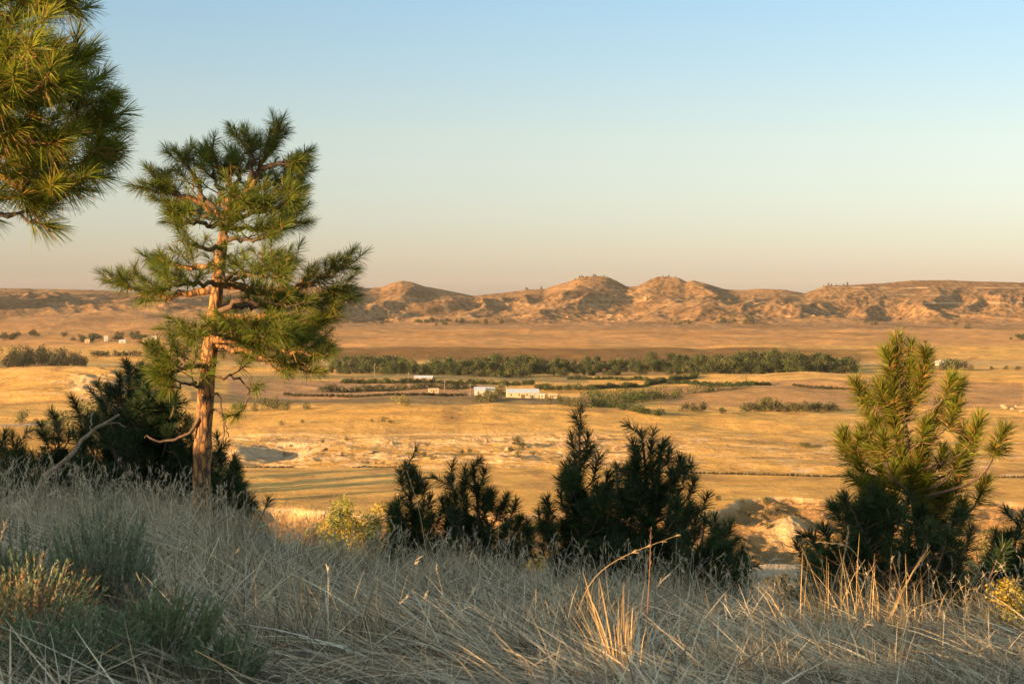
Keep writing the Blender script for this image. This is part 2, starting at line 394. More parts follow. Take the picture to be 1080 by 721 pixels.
    # pale rock layers in the hills
    for zz, x0, x1, w_ in [(17, 860, 1300, .95), (-3, 820, 1000, .7), (-22, 960, 1300, .95), (12, 560, 780, .3), (-14, 600, 900, .35), (-26, 350, 760, .4), (8, -400, 380, .25)]:
        k = S(0, 1, 1-np.abs(Z-zz-3*noise(px/70., 0*px+zz, 96))/1.9)*S(x0-20, x0+20, px)*(1-S(x1-20, x1+20, px))*P['hz']
        k = k*S(-.25, .15, fbm(px/28., D/300, 3, 97, w=P['hz'] > 0))
        C = mix(C, c(.66, .48, .29), k*w_)
    # scree and bare outcrops at the foot of the hills
    k = S(.28, .5, fbm(X/45, Y/60, 4, 98, w=WF))*P['hz']*(1-S(.3, .6, P['t']))*(px > 330)
    C = mix(C, c(.52, .37, .22), k*.6)
    # bluff: pale soil with litter
    bl = P['bluff']*1.
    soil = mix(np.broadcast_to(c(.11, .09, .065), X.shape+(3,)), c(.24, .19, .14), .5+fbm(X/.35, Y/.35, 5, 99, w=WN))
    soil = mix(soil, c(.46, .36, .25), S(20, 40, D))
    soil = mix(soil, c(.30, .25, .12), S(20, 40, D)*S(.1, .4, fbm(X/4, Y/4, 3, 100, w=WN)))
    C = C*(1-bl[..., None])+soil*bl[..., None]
    C = np.clip(C, .02, .9)
    V = np.stack([X, Y, Z], -1); RG = np.clip(P['hz']*.6+.3*P['band']*WM+.5*P['cutz']*WM+.14*(D > 500)*(D < 3300), 0, 1)
    i1 = int(np.searchsorted(Dr, 300)); i2 = int(np.searchsorted(Dr, 3350))
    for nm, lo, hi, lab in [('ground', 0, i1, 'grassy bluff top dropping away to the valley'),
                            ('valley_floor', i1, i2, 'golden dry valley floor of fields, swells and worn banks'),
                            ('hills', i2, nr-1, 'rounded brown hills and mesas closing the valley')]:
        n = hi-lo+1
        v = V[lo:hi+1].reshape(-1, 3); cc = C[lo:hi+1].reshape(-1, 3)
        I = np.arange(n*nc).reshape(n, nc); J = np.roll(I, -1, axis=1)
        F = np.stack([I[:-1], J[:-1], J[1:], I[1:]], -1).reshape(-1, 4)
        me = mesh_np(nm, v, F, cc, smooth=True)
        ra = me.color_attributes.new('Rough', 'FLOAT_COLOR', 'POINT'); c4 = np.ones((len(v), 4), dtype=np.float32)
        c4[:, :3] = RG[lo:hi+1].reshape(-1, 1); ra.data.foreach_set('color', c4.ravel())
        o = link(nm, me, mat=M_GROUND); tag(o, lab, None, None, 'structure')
    
build_terrain()

# ------------------------------------------------------------ plant geometry kit
class Geo:
    """collects quads with per-vertex colours"""
    def __init__(s): s.V = []; s.F = []; s.C = []; s.n = 0
    def add(s, V, F, C=None):
        V = np.asarray(V, float).reshape(-1, 3)
        s.V.append(V); s.F.append(np.asarray(F)+s.n); s.n += len(V)
        s.C.append(np.broadcast_to(np.asarray((.3, .3, .3) if C is None else C, float), V.shape))
    def mesh(s, name, smooth=False):
        return mesh_np(name, np.concatenate(s.V), np.concatenate(s.F), np.concatenate(s.C), smooth)
    def points(s): return np.concatenate(s.V)

def unit(v): return v/np.maximum(1e-9, np.linalg.norm(v, axis=-1, keepdims=True))

def tube(g, P, r, n=6):
    P = np.asarray(P, float); k = len(P); r = np.broadcast_to(r, (k,))
    T = unit(np.gradient(P, axis=0))
    up = np.array([.31, .17, .93]) if abs(T[:, 2]).mean() < .8 else np.array([.9, .3, .1])
    A = unit(np.cross(T, up)); B = np.cross(T, A)
    th = np.arange(n)*2*np.pi/n
    V = P[:, None]+r[:, None, None]*(np.cos(th)[None, :, None]*A[:, None]+np.sin(th)[None, :, None]*B[:, None])
    I = np.arange(k*n).reshape(k, n); J = np.roll(I, -1, 1)
    F = np.stack([I[:-1], J[:-1], J[1:], I[1:]], -1).reshape(-1, 4)
    g.add(V, F)

def spline(P, m):
    """Catmull-Rom through control points, m samples"""
    P = np.asarray(P, float); Q = np.vstack([2*P[0]-P[1], P, 2*P[-1]-P[-2]])
    seg = len(P)-1; u = np.linspace(0, seg-1e-6, m); i = u.astype(int); t = (u-i)[:, None]
    a_, b_, c_, d_ = Q[i], Q[i+1], Q[i+2], Q[i+3]
    return .5*((2*b_)+(-a_+c_)*t+(2*a_-5*b_+4*c_-d_)*t*t+(-a_+3*b_-3*c_+d_)*t**3)

def needles(g, P, d, L, w, col, sag=.12):
    """ribbons of two quads each, bending a little under their own weight"""
    n = len(P); d = unit(d); L = np.broadcast_to(L, (n,))[:, None]
    s = unit(np.cross(d, rng.normal(size=(n, 3))))*w/2
    m = P+d*L*.55-np.array([0, 0, 1])*L*sag*.3; e = P+d*L-np.array([0, 0, 1])*L*sag
    V = np.stack([P-s, P+s, m-s, m+s, e-s*.35, e+s*.35], 1).reshape(-1, 3)
    b = np.arange(n)[:, None]*6
    F = np.concatenate([b+np.array([0, 1, 3, 2]), b+np.array([2, 3, 5, 4])])
    C = np.repeat(col, 6, axis=0)
    g.add(V, F, C)

def brush(g, P0, P1, n, L, w, col, spread=(82, 22), jit=.22, brown=0.0):
    """needles around the twig P0-P1, opening wide at the base and closing to the tip"""
    P0 = np.asarray(P0, float); P1 = np.asarray(P1, float); ax = unit(P1-P0)
    t = rng.random(n)**.8
    th = np.radians(spread[0]+(spread[1]-spread[0])*t+rng.normal(0, 10, n)); ph = rng.random(n)*2*np.pi
    u = unit(np.cross(ax, [.3, .5, .81])); v = np.cross(ax, u)
    d = np.cos(th)[:, None]*ax+np.sin(th)[:, None]*(np.cos(ph)[:, None]*u+np.sin(ph)[:, None]*v)
    P = P0+(P1-P0)*t[:, None]
    c = np.asarray(col)*(1+rng.normal(0, jit, (n, 1)))*(1+rng.normal(0, .08, (n, 3)))
    if brown > 0:
        m = rng.random(n) < brown*(1.3-t); c[m] = np.array([.36, .20, .065])*(1+rng.normal(0, .2, (m.sum(), 1)))
    needles(g, P, d, L*rng.uniform(.75, 1.1, n), w, np.clip(c, .004, .8))

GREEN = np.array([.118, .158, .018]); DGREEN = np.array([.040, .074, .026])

def twig(gb, gn, P, d, L, r, depth, nl, nn, w, col, up=.35, brown=.05):
    """short curved twig ending in a needle tuft, with side twigs"""
    d = unit(np.asarray(d, float)); e = d+np.array([0, 0, up]); e = unit(e)
    Q = spline([P, P+d*L*.5, P+d*L*.5+e*L*.5], 5)
    tube(gb, Q, np.linspace(r, r*.5, 5), 4)
    tl = min(.12, L*.6)
    brush(gn, Q[-1]-e*tl, Q[-1]+e*.02, nn, nl, w, col*rng.uniform(.75, 1.3), (100, 10), brown=brown)
    if depth > 0:
        for k in range(rng.integers(1, 3)):
            side = unit(np.cross(d, [0, 0, 1])+rng.normal(0, .3, 3))*rng.choice([-1, 1])
            b = Q[rng.integers(1, 4)]
            twig(gb, gn, b, unit(d*.8+side*.9+np.array([0, 0, rng.uniform(-.1, .4)])), L*rng.uniform(.55, .85), r*.7, depth-1, nl, nn, w, col, up, brown)

def limb_pine(name, label, cat, group, D, trunk, limbs, trunk_r, nl=.165, nn=62, w=.0042, gap=.13, col=GREEN, extra=0, brown=.05, flare=1.5, bare=()):
    """pine built from a trunk line and limb lines; (px, y, dd) triples at depth D+dd"""
    W = lambda q: at(q[0], q[1], D+(q[2] if len(q) > 2 else 0))
    T = spline([W(q) for q in trunk], 34)
    base = T[0].copy(); root = bpy.data.objects.new(name, None); COL.objects.link(root); root.location = base
    tag(root, label, cat, group)
    g = Geo(); rr = np.interp(np.linspace(0, 1, 34), [0, .04, .12, .6, 1], [trunk_r*flare, trunk_r*1.12, trunk_r, trunk_r*.72, trunk_r*.28])
    T2 = T.copy(); T2[0] -= [0, 0, .25]
    wob = 1+.06*rng.normal(size=34)
    tube(g, T2-base, rr*wob, 14)
    me = g.mesh('trunk', True); link('trunk', me, root, M_BARK)
    gn = Geo()
    for li, q in enumerate(limbs):
        r0 = q[0]; pts = [W(p) for p in q[1]]; dens = q[2] if len(q) > 2 else 1.
        Lp = spline(pts, 16); Lp[2:] += rng.normal(0, .014, Lp[2:].shape)
        gb = Geo(); tube(gb, Lp-base, np.linspace(r0, .006, 16), 7)
        seg = np.linalg.norm(np.diff(Lp, axis=0), axis=1); cum = np.concatenate([[0], np.cumsum(seg)]); tot = cum[-1]
        if dens > 0:
            s = tot*.34; k = 0
            while s < tot:
                p = np.array([np.interp(s, cum, Lp[:, j]) for j in range(3)]); i = min(14, np.searchsorted(cum, s)); dr = unit(Lp[i+1 if i < 15 else i]-Lp[i-1])
                f = s/tot
                side = np.cross(dr, [0, 0, 1]); side = unit(side)*(1 if k % 2 else -1)
                dd = unit(dr*(.55+.5*f)+side*(1.-.45*f)+np.array([0, 0, rng.uniform(-.15, .55)])+rng.normal(0, .18, 3))
                twig(gb, gn, p-base, dd, (.14+.30*(1-f))*rng.uniform(.7, 1.25)*(tot/1.1)**.3, .008, 1 if f < .85 else 0, nl, nn, w, col, brown=brown)
                s += gap/dens*rng.uniform(.7, 1.3); k += 1
            dr = unit(Lp[-1]-Lp[-3]); brush(gn, Lp[-1]-base-dr*.1, Lp[-1]-base+dr*.03, int(nn*1.5), nl*1.05, w, col, (85, 10), brown=brown)
        link('limb', gb.mesh('limb', True), root, M_BARK if r0 > .03 else M_TWIG)
    link('crown', gn.mesh('crown'), root, M_NEEDLE)
    return root

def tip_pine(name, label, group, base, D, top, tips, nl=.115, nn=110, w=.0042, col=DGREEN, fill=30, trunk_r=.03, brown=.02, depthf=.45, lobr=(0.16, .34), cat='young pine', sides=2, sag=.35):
    """young bushy pine whose shoots end at the given (px, y) points"""
    B = at(base[0], base[1], D); gz = hz(B[0], B[1]); B[2] = min(B[2], gz+.02) if abs(B[2]-gz) < 2.5 else B[2]
    B[2] = gz
    Tt = at(top[0], top[1], D)
    root = bpy.data.objects.new(name, None); COL.objects.link(root); root.location = B; tag(root, label, cat, group)
    gb = Geo(); gn = Geo()
    mid = (B+Tt)/2+np.array([rng.normal(0, .03), rng.normal(0, .03), 0])
    T = spline([B-[0, 0, .15], mid, Tt], 20); Hh = Tt[2]-B[2]
    tube(gb, T-B, np.linspace(trunk_r, .006, 20), 8)
    allt = [(p[0], p[1], 1.) for p in tips]+[(top[0], top[1], 1.)]
    base_y = base[1]
    for k in range(fill):
        p = tips[rng.integers(len(tips))]; u = rng.uniform(.12, .95)
        cx = np.interp(p[1]+(base_y-p[1])*u, [top[1], base_y], [top[0], base[0]])
        allt.append((p[0]+(cx-p[0])*rng.uniform(-.1, 1)*u+rng.normal(0, 6), p[1]+(base_y-p[1])*u+rng.normal(0, 6), rng.uniform(.7, 1)))
    for (tx, ty, sc) in allt:
        X = at(tx, ty, D); lat0 = abs(X[0]-np.interp(X[2], T[:, 2], T[:, 0]))
        X[1] += rng.normal(0, 1)*(depthf*lat0+.12*(Hh if sc < 1 else .4)*.6)
        X[2] = max(X[2], B[2]+.06)
        tz = X[2]; px_ = np.array([np.interp(tz, T[:, 2], T[:, j]) for j in range(3)]); lat = np.linalg.norm((X-px_)[:2])
        za = np.clip(X[2]-(.55*lat+.14), B[2]+.03, Tt[2]); A = np.array([np.interp(za, T[:, 2], T[:, j]) for j in range(3)])
        mid = A+(X-A)*np.array([.72, .72, sag]); Q = spline([A, mid, X], 9)
        tube(gb, Q-B, np.linspace(.011*(.5+lat), .0045, 9), 5)
        ax = unit(Q[-1]-Q[-3]); ax = unit(ax+np.array([0, 0, .25])); bl = rng.uniform(*lobr)*sc
        cc = col*rng.uniform(.8, 1.25)
        brush(gn, X-B-ax*bl, X-B-ax*.045, int(nn*1.5*bl/.22), nl, w, cc, (74, 26), brown=brown)
        for s_ in range(rng.integers(0, sides+1)):
            b = Q[rng.integers(4, 8)]-B; dr = unit(ax+rng.normal(0, .55, 3)); l2 = rng.uniform(.08, .2)
            e_ = b+dr*l2; tube(gb, [b, b+dr*l2*.5, e_], [.006, .005, .004], 4)
            brush(gn, b+dr*.02, e_, int(nn*.85), nl*.9, w, cc, (76, 25), brown=brown)
    link('trunk', gb.mesh('trunk', True), root, M_TWIG)
    link('crown', gn.mesh('crown'), root, M_NEEDLE)
    return root

def leaf_bush(n, lobes, leaf, cols, jit=.25, flat=.75, seed=0, shell=.45):
    """foliage as many small leaf faces filling uneven lobes; lobes = (x, y, z, r)"""
    g = Geo(); lb = np.array(lobes, float)
    vol = lb[:, 3]**2; i = rng.choice(len(lb), n, p=vol/vol.sum())
    d = unit(rng.normal(size=(n, 3))); rr = lb[i, 3]*(1-shell*rng.random(n)**1.6)*(1+.22*rng.normal(size=n)*.6)
    P = lb[i, :3]+d*rr[:, None]*np.array([1, 1, flat])
    nrm = unit(d+rng.normal(0, .7, (n, 3))); u = unit(np.cross(nrm, rng.normal(size=(n, 3)))); v = np.cross(nrm, u)
    s = leaf*rng.uniform(.6, 1.4, n)[:, None]
    V = np.stack([P-u*s*.5, P-v*s*.32, P+u*s*.5, P+v*s*.32], 1).reshape(-1, 3)
    c0 = np.asarray(cols)[rng.integers(0, len(cols), len(lb))][i]
    c = c0*(1+rng.normal(0, jit, (n, 1)))
    g.add(V, np.arange(n*4).reshape(n, 4), np.repeat(np.clip(c, .01, .8), 4, axis=0))
    return g
# ------------------------------------------------------------ the tall pine
limb_pine('pine_tree', 'tall open-crowned pine with a sunlit orange trunk standing in the grass left of centre', 'pine tree', None, 16.0,
    [(211, 549), (212, 500), (215, 440), (220, 380), (228, 315), (234, 262), (240, 232), (258, 205)],
    [ # (radius, control points, density)
     (.045, [(240, 236), (220, 218), (195, 208), (160, 202)], 1.25),
     (.030, [(196, 209), (178, 200), (166, 190, .1)], 1.2),
     (.030, [(228, 222), (208, 195), (200, 176), (196, 172, .2)], 1.1),
     (.040, [(240, 232), (244, 200), (234, 180), (226, 166)], 1.2),
     (.045, [(250, 218), (268, 190), (284, 160), (292, 138)], 1.25),
     (.030, [(262, 200), (266, 170, -.1), (266, 154, -.1)], 1.2),
     (.028, [(276, 178), (298, 172, -.2), (312, 172, -.2)], 1.2),
     (.032, [(256, 212), (286, 205, .2), (312, 196, .3)], 1.2),
     (.030, [(238, 240), (280, 240, .2), (318, 232, .3)], 1.3),
     (.026, [(240, 232), (252, 226, -.4), (262, 214, -.8)], 1.2),
     (.030, [(243, 226), (228, 192, .1), (220, 166, .2)], 1.3),
     (.030, [(250, 215), (252, 180, .3), (248, 172, .4)], 1.3),
     (.028, [(256, 207), (296, 192, .5), (318, 186, .7)], 1.3),
     (.028, [(238, 238), (206, 236, -.4), (184, 226, -.6)], 1.2),
     (.028, [(238, 238), (276, 222, -.5), (310, 214, -.8)], 1.2),
     (.026, [(236, 250), (262, 254, -.4), (286, 246, -.8)], 1.1),
     (.028, [(236, 225), (214, 226, .5), (205, 212, .9)], 1.0),
     (.024, [(234, 262), (216, 262, -.3), (206, 256, -.6)], .8),
     (.034, [(232, 280), (200, 282, .2), (165, 276, .4)], 1.0),
     (.040, [(229, 305), (180, 312), (145, 306), (122, 300)], 1.25),
     (.026, [(229, 300), (200, 300, -.5), (170, 306, -.9)], 1.1),
     (.044, [(230, 298), (285, 308), (330, 296), (372, 280)], 1.2),
     (.034, [(296, 306), (330, 318), (366, 314, -.1)], 1.2),
     (.030, [(229, 300), (262, 290, .4), (300, 276, .8)], 1.2),
     (.030, [(230, 292), (258, 288, -.5), (292, 292, -1.)], 1.1),
     (.044, [(225, 335), (285, 335, -.1), (340, 338, -.2), (352, 326, -.2)], 1.1),
     (.028, [(226, 325), (262, 322, .5), (300, 322, 1.0)], 1.1),
     (.044, [(222, 358), (265, 358, -.4), (305, 372, -.7), (340, 376, -.9)], 1.45),
     (.030, [(224, 352), (270, 350, -.8), (300, 356, -1.2)], 1.3),
     (.034, [(222, 362), (262, 372, -.1), (300, 384, -.2), (330, 392, -.2)], 1.5),
     (.034, [(224, 345), (270, 352, .3), (312, 356, .5), (338, 360, .6)], 1.4),
     (.030, [(226, 330), (262, 318, -.2), (300, 322, -.3), (320, 322, -.3)], 1.2),
     (.026, [(223, 350), (215, 352, -.5), (204, 355, -1.0)], 1.1),
     (.028, [(221, 362), (238, 366, .4), (262, 372, .8)], .9),
     (.030, [(219, 385), (196, 388, -.2), (172, 395, -.3)], 1.1),
     (.024, [(219, 392), (190, 380, .3), (164, 380, .5)], 1.0),
     (.020, [(218, 410), (196, 404, -.2), (178, 410, -.3)], .6),
     (.020, [(216, 425), (200, 455, -.1), (172, 466, -.1), (150, 462, -.1)], 0),
     (.014, [(222, 398), (240, 396, -.2), (256, 402, -.2), (262, 420, -.2), (252, 436, -.2)], .35),
     (.012, [(221, 420), (230, 418, -.1), (233, 450, -.1), (231, 478, -.1)], 0),
     (.012, [(221, 432), (236, 438, -.1), (240, 462, -.1)], 0),
    ], .088, nl=.128, nn=92, w=.0032, gap=.094, brown=.07)

# ------------------------------------------------------------ the pine cut by the left edge
limb_pine('pine_tree', 'big pine reaching in from the left edge with thick golden green needle tufts', 'pine tree', None, 10.5,
    [(-215, 640), (-205, 450), (-190, 250), (-180, 80), (-170, -120), (-160, -330), (-150, -520)],
    [(.05, [(-185, 50), (-60, 40), (20, 20), (58, 8)], 1.3),
     (.04, [(-175, -10), (-40, -20, .2), (30, -10, .3), (72, 12, .4)], 1.3),
     (.04, [(-175, 10), (-60, 55, -.4), (0, 62, -.6), (40, 58, -.7)], 1.4),
     (.05, [(-185, 110), (-60, 118), (20, 108), (85, 72)], 1.35),
     (.04, [(0, 112), (60, 108, .3), (108, 108, .5)], 1.6),
     (.04, [(-185, 130), (-50, 100, -.4), (20, 100, -.7), (62, 88, -.7)], 1.4),
     (.04, [(10, 130, .2), (70, 142, .5), (112, 138, .6)], 1.7),
     (.05, [(-187, 170), (-60, 175), (0, 186), (40, 204), (84, 200)], 1.3),
     (.03, [(20, 196), (60, 180, .2), (100, 172, .3)], 1.5),
     (.04, [(-187, 150), (-40, 140, -.3), (30, 150, -.4), (60, 150, -.4)], 1.5),
     (.03, [(-100, 150, .3), (0, 150, .5), (50, 165, .6)], 1.3),
     (.04, [(-185, 20), (-80, 80, .5), (0, 85, .9), (60, 60, 1.)], 1.2),
     (.03, [(-190, 225), (-70, 215), (0, 228), (52, 238)], .75),
     (.02, [(-40, 222), (0, 208, .2), (26, 206, .3)], .7),
     (.04, [(-175, -60), (-60, -70), (20, -60), (60, -40)], 1.2),
     (.04, [(-180, -20), (-120, -50, 1.), (-90, -90, 1.8)], 1.2),
     (.04, [(-182, 40), (-130, 30, 1.2), (-100, 20, 2.)], 1.2),
     (.04, [(-182, 40), (-240, 30, -.6), (-290, 20, -1.)], 1.2),
     (.04, [(-178, -90), (-230, -110), (-270, -120)], 1.2),
     (.04, [(-165, -190), (-90, -200), (-30, -220)], 1.2),
     (.04, [(-160, -280), (-110, -310), (-60, -340)], 1.2),
    ], .15, nl=.155, nn=120, w=.0036, gap=.112, brown=.15, col=np.array([.165, .20, .018]))

# ------------------------------------------------------------ unseen pines added up-sun so their shade falls on the bluff
def auto_pine(name, label, x, y, ztop, zbot, spread, n, seed, tr=.11):
    q = at(540, 310, 16.)
    gz_ = hz(x, y); root = bpy.data.objects.new(name, None); COL.objects.link(root); root.location = (x, y, gz_); tag(root, label, 'pine tree', 'unseen pines added for their shade')
    gt = Geo(); Ht = ztop-gz_
    T = spline([(0, 0, -.2), (.05, .03, Ht*.5), (0, 0, Ht)], 20); tube(gt, T, np.linspace(tr, .02, 20), 10); link('trunk', gt.mesh('trunk', True), root, M_BARK)
    gb = Geo(); gn = Geo()
    for k in range(n):
        z = rng.uniform(zbot, ztop)-gz_; f = (z-(zbot-gz_))/(ztop-zbot); an = k*2.4; L = spread*(1-.65*f)*rng.uniform(.7, 1.1)
        d = np.array([math.cos(an), math.sin(an), .25]); P = np.array([0, 0, z]); Q = spline([P, P+d*L*.5, P+d*L+[0, 0, .15]], 8)
        tube(gb, Q, np.linspace(.03, .008, 8), 5)
        for s in range(2, 8):
            for sd in (-1, 1): twig(gb, gn, Q[s], unit(d*.7+sd*np.array([-d[1], d[0], 0])+[0, 0, .3]), .28, .008, 1, .17, 60, .006, GREEN)
    link('limb', gb.mesh('limb', True), root, M_TWIG); link('crown', gn.mesh('crown'), root, M_NEEDLE)
def off(ds, v): return (SX*ds+SY*v, SY*ds-SX*v)
x_, y_ = off(4.0, 15.4); auto_pine('pine_tree', 'unseen tall pine added beyond the left edge to cast shade', x_, y_, 6.0, 2.6, 1.75, 66, 1)
x_, y_ = off(6.0, 17.3); auto_pine('pine_tree', 'unseen short bushy pine added beyond the left edge to cast shade', x_, y_, 3.0, -1.0, 1.25, 24, 2, .07)

# ------------------------------------------------------------ dark young pines
GR_L = 'dark young pines behind the tall pine'
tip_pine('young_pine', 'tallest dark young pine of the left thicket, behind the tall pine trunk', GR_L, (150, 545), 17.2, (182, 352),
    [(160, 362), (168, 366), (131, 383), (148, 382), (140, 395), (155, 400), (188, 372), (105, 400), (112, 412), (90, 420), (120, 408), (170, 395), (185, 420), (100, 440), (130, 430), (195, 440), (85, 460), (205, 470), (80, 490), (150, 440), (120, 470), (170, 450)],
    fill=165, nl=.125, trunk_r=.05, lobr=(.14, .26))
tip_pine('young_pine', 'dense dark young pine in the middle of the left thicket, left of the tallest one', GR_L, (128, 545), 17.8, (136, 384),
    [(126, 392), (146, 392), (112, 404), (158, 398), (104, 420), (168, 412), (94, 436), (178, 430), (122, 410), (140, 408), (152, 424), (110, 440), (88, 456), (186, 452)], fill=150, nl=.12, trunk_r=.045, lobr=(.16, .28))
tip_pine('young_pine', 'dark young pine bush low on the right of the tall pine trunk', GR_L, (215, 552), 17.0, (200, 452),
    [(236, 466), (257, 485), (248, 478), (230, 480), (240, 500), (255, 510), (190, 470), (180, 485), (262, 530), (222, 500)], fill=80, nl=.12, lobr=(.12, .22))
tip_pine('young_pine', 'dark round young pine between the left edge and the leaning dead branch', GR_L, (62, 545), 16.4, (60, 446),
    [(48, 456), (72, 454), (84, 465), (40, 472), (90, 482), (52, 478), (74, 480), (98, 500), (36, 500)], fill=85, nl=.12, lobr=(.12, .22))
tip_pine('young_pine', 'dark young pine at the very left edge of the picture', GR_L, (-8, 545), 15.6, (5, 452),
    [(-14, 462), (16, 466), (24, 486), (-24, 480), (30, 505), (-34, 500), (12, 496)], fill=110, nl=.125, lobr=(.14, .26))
GR_M = 'dark young pines along the crest in the middle'
def g0(px, D): x = (px-540)/FPX*D; return HORY-FPX*hz(x, D)/D
def young(label, px, D, top, tips, fill, **k):
    tip_pine('young_pine', label, k.pop('grp', GR_M), (px, g0(px, D)), D, top, tips, fill=fill, **k)
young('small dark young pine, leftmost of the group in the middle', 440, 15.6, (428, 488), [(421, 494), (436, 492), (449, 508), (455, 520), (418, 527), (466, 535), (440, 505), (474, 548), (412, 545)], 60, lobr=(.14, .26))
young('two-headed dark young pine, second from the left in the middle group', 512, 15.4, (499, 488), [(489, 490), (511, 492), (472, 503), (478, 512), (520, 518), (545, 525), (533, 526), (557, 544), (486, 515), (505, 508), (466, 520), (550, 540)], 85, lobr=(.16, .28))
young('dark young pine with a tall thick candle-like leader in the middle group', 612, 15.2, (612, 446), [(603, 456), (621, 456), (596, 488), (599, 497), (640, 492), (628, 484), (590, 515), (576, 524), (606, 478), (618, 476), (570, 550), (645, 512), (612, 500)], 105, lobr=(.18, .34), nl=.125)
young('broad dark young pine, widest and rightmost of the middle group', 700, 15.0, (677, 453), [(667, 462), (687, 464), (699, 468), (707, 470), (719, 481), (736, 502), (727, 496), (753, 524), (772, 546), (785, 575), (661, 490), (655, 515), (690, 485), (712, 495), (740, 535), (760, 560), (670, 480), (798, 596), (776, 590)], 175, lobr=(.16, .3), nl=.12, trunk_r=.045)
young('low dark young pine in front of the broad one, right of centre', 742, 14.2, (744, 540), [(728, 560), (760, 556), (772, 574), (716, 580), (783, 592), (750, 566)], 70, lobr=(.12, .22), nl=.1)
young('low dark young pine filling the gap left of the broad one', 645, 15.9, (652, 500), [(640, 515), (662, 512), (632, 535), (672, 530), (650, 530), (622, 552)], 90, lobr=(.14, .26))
# right-hand pine: sunlit top, shaded skirt
young('young pine with sunlit golden top and dark skirt, at the right', 992, 12.6, (947, 352),
    [(935, 366), (943, 372), (962, 378), (976, 370), (972, 386), (904, 398), (915, 408), (928, 402), (940, 398), (998, 392), (1010, 405), (1003, 420), (1022, 432), (1036, 440), (1030, 456), (890, 460), (900, 470), (893, 452), (912, 450), (985, 440), (960, 420), (944, 440), (925, 440), (1018, 480), (1035, 500), (925, 480), (950, 470), (975, 500), (1005, 470), (905, 505), (890, 525)],
    46, lobr=(.2, .36), nl=.13, nn=190, grp='pines at the right of the bluff', trunk_r=.042, col=np.array([.15, .175, .018]), brown=.24, depthf=.4, sides=1)
young('dark young pine low beneath the golden-topped pine', 960, 12.2, (892, 520), [(882, 530), (905, 535), (925, 515), (858, 562), (850, 575), (870, 555), (1000, 530), (1025, 545), (1040, 560), (960, 520), (940, 540), (985, 545), (905, 570), (1010, 575)], 85, lobr=(.14, .28), nl=.12, grp='pines at the right of the bluff')
young('dark young pine at the right edge behind a sunlit shrub', 1072, 13.0, (1076, 548), [(1052, 570), (1062, 560), (1090, 560), (1045, 590), (1064, 585), (1100, 580), (1040, 610), (1080, 600)], 110, lobr=(.14, .26), grp='pines at the right of the bluff')

# ------------------------------------------------------------ far trees, hedges, buildings
OLIVE = [(.040, .064, .018), (.026, .046, .018), (.072, .090, .022), (.020, .036, .018)]
DULL = [(.060, .056, .030), (.042, .044, .026), (.08, .070, .036)]
YEL = [(.24, .20, .05), (.17, .16, .05)]
def tree_mesh(name, h, w, n, leaf, cols, nl=11, low=.02):
    lobes = [(rng.normal(0, w*.2), rng.normal(0, w*.2), h*rng.uniform(low+.12, .80), w*rng.uniform(.20, .34)) for _ in range(nl)]
    lobes.append((0, 0, h*.82, w*.2))
    g = leaf_bush(n, lobes, leaf, cols, flat=.85)
    tube(g, np.array([(0, 0, -1.5), (.1, 0, h*.3), (0, .1, h*.7)]), [w*.035, w*.03, w*.012], 5)
    g.C[-1] = np.broadcast_to((.16, .12, .09), g.V[-1].shape)
    for l in lobes:
        tube(g, np.array([(0, 0, h*.12), (l[0]*.5, l[1]*.5, l[2]*.75), (l[0], l[1], l[2]), (l[0]*1.5, l[1]*1.5, l[2]+l[3]*.6)]), [w*.02, w*.014, w*.01, w*.004], 4); g.C[-1] = np.broadcast_to((.16, .12, .09), g.V[-1].shape)
    return g.mesh(name)
def place(name, me, label, cat, group, x, y, sc=1., rz=0., dz=0., mat=None):
    o = link(name, me, None, mat or M_FAR, (x, y, hz(x, y)+dz), rz); o.scale = (sc, sc, sc*rng.uniform(.88, 1.12)); tag(o, label, cat, group); return o

belt = [tree_mesh('cottonwood_tree', 11*rng.uniform(.85, 1.15), 10.5*rng.uniform(.8, 1.25), 1100, .85, OLIVE if k % 3 else OLIVE+[(.13, .135, .04), (.10, .11, .035)]) for k in range(8)]
BL = [('olive green tree in the left end of the valley belt, around the blue roofed house', 'belt trees around the blue roofed house'), ('olive green tree in the valley belt, behind the metal shed and left of the barns', 'belt trees left of the barns'),
      ('olive green tree in the valley belt, straight behind the white barns', 'belt trees behind the barns'), ('olive green tree in the belt near the cream house, right of the barns', 'belt trees near the cream house'), ('tall dense green tree in the high right end of the valley belt', 'belt trees of the high right end')]
cnt = 0
for row, (dy, stp) in enumerate([(0, 6.2), (-3.2, 5.4), (-5.6, 6.0)]):
    px = 350+row*2
    while px < 903:
        yb = np.interp(px, [350, 480, 560, 640, 760, 903], [393, 397, 397.5, 395.5, 395.5, 393.5])+dy
        if not (560 < px < 720 and row == 0 and rng.random() < .35):
            Dd = -ZV*FPX/(yb-HORY)+rng.normal(0, 8); x = (px-540)/FPX*Dd
            s = np.interp(px, [350, 400, 470, 560, 640, 700, 770, 800, 860, 903], [.95, 1.5, 1.25, 1.35, 1.0, 1.15, 1.3, 1.7, 1.55, 1.05])*rng.uniform(.5, 1.15)*(.8 if row == 0 and px < 760 else 1)
            place('cottonwood_tree', belt[rng.integers(8)], BL[int(np.searchsorted([430, 540, 650, 760], px))][0], 'tree', BL[int(np.searchsorted([430, 540, 650, 760], px))][1], x, Dd, s, rng.uniform(0, 6)); cnt += 1
        px += stp*rng.uniform(.7, 1.3)
GL = 'dark trees of the wood behind the left golden mound'
dark = [tree_mesh('woodland_tree', 13, 12, 560, 1.0, OLIVE[1:2]+OLIVE[3:]+DULL[:2]) for k in range(4)]
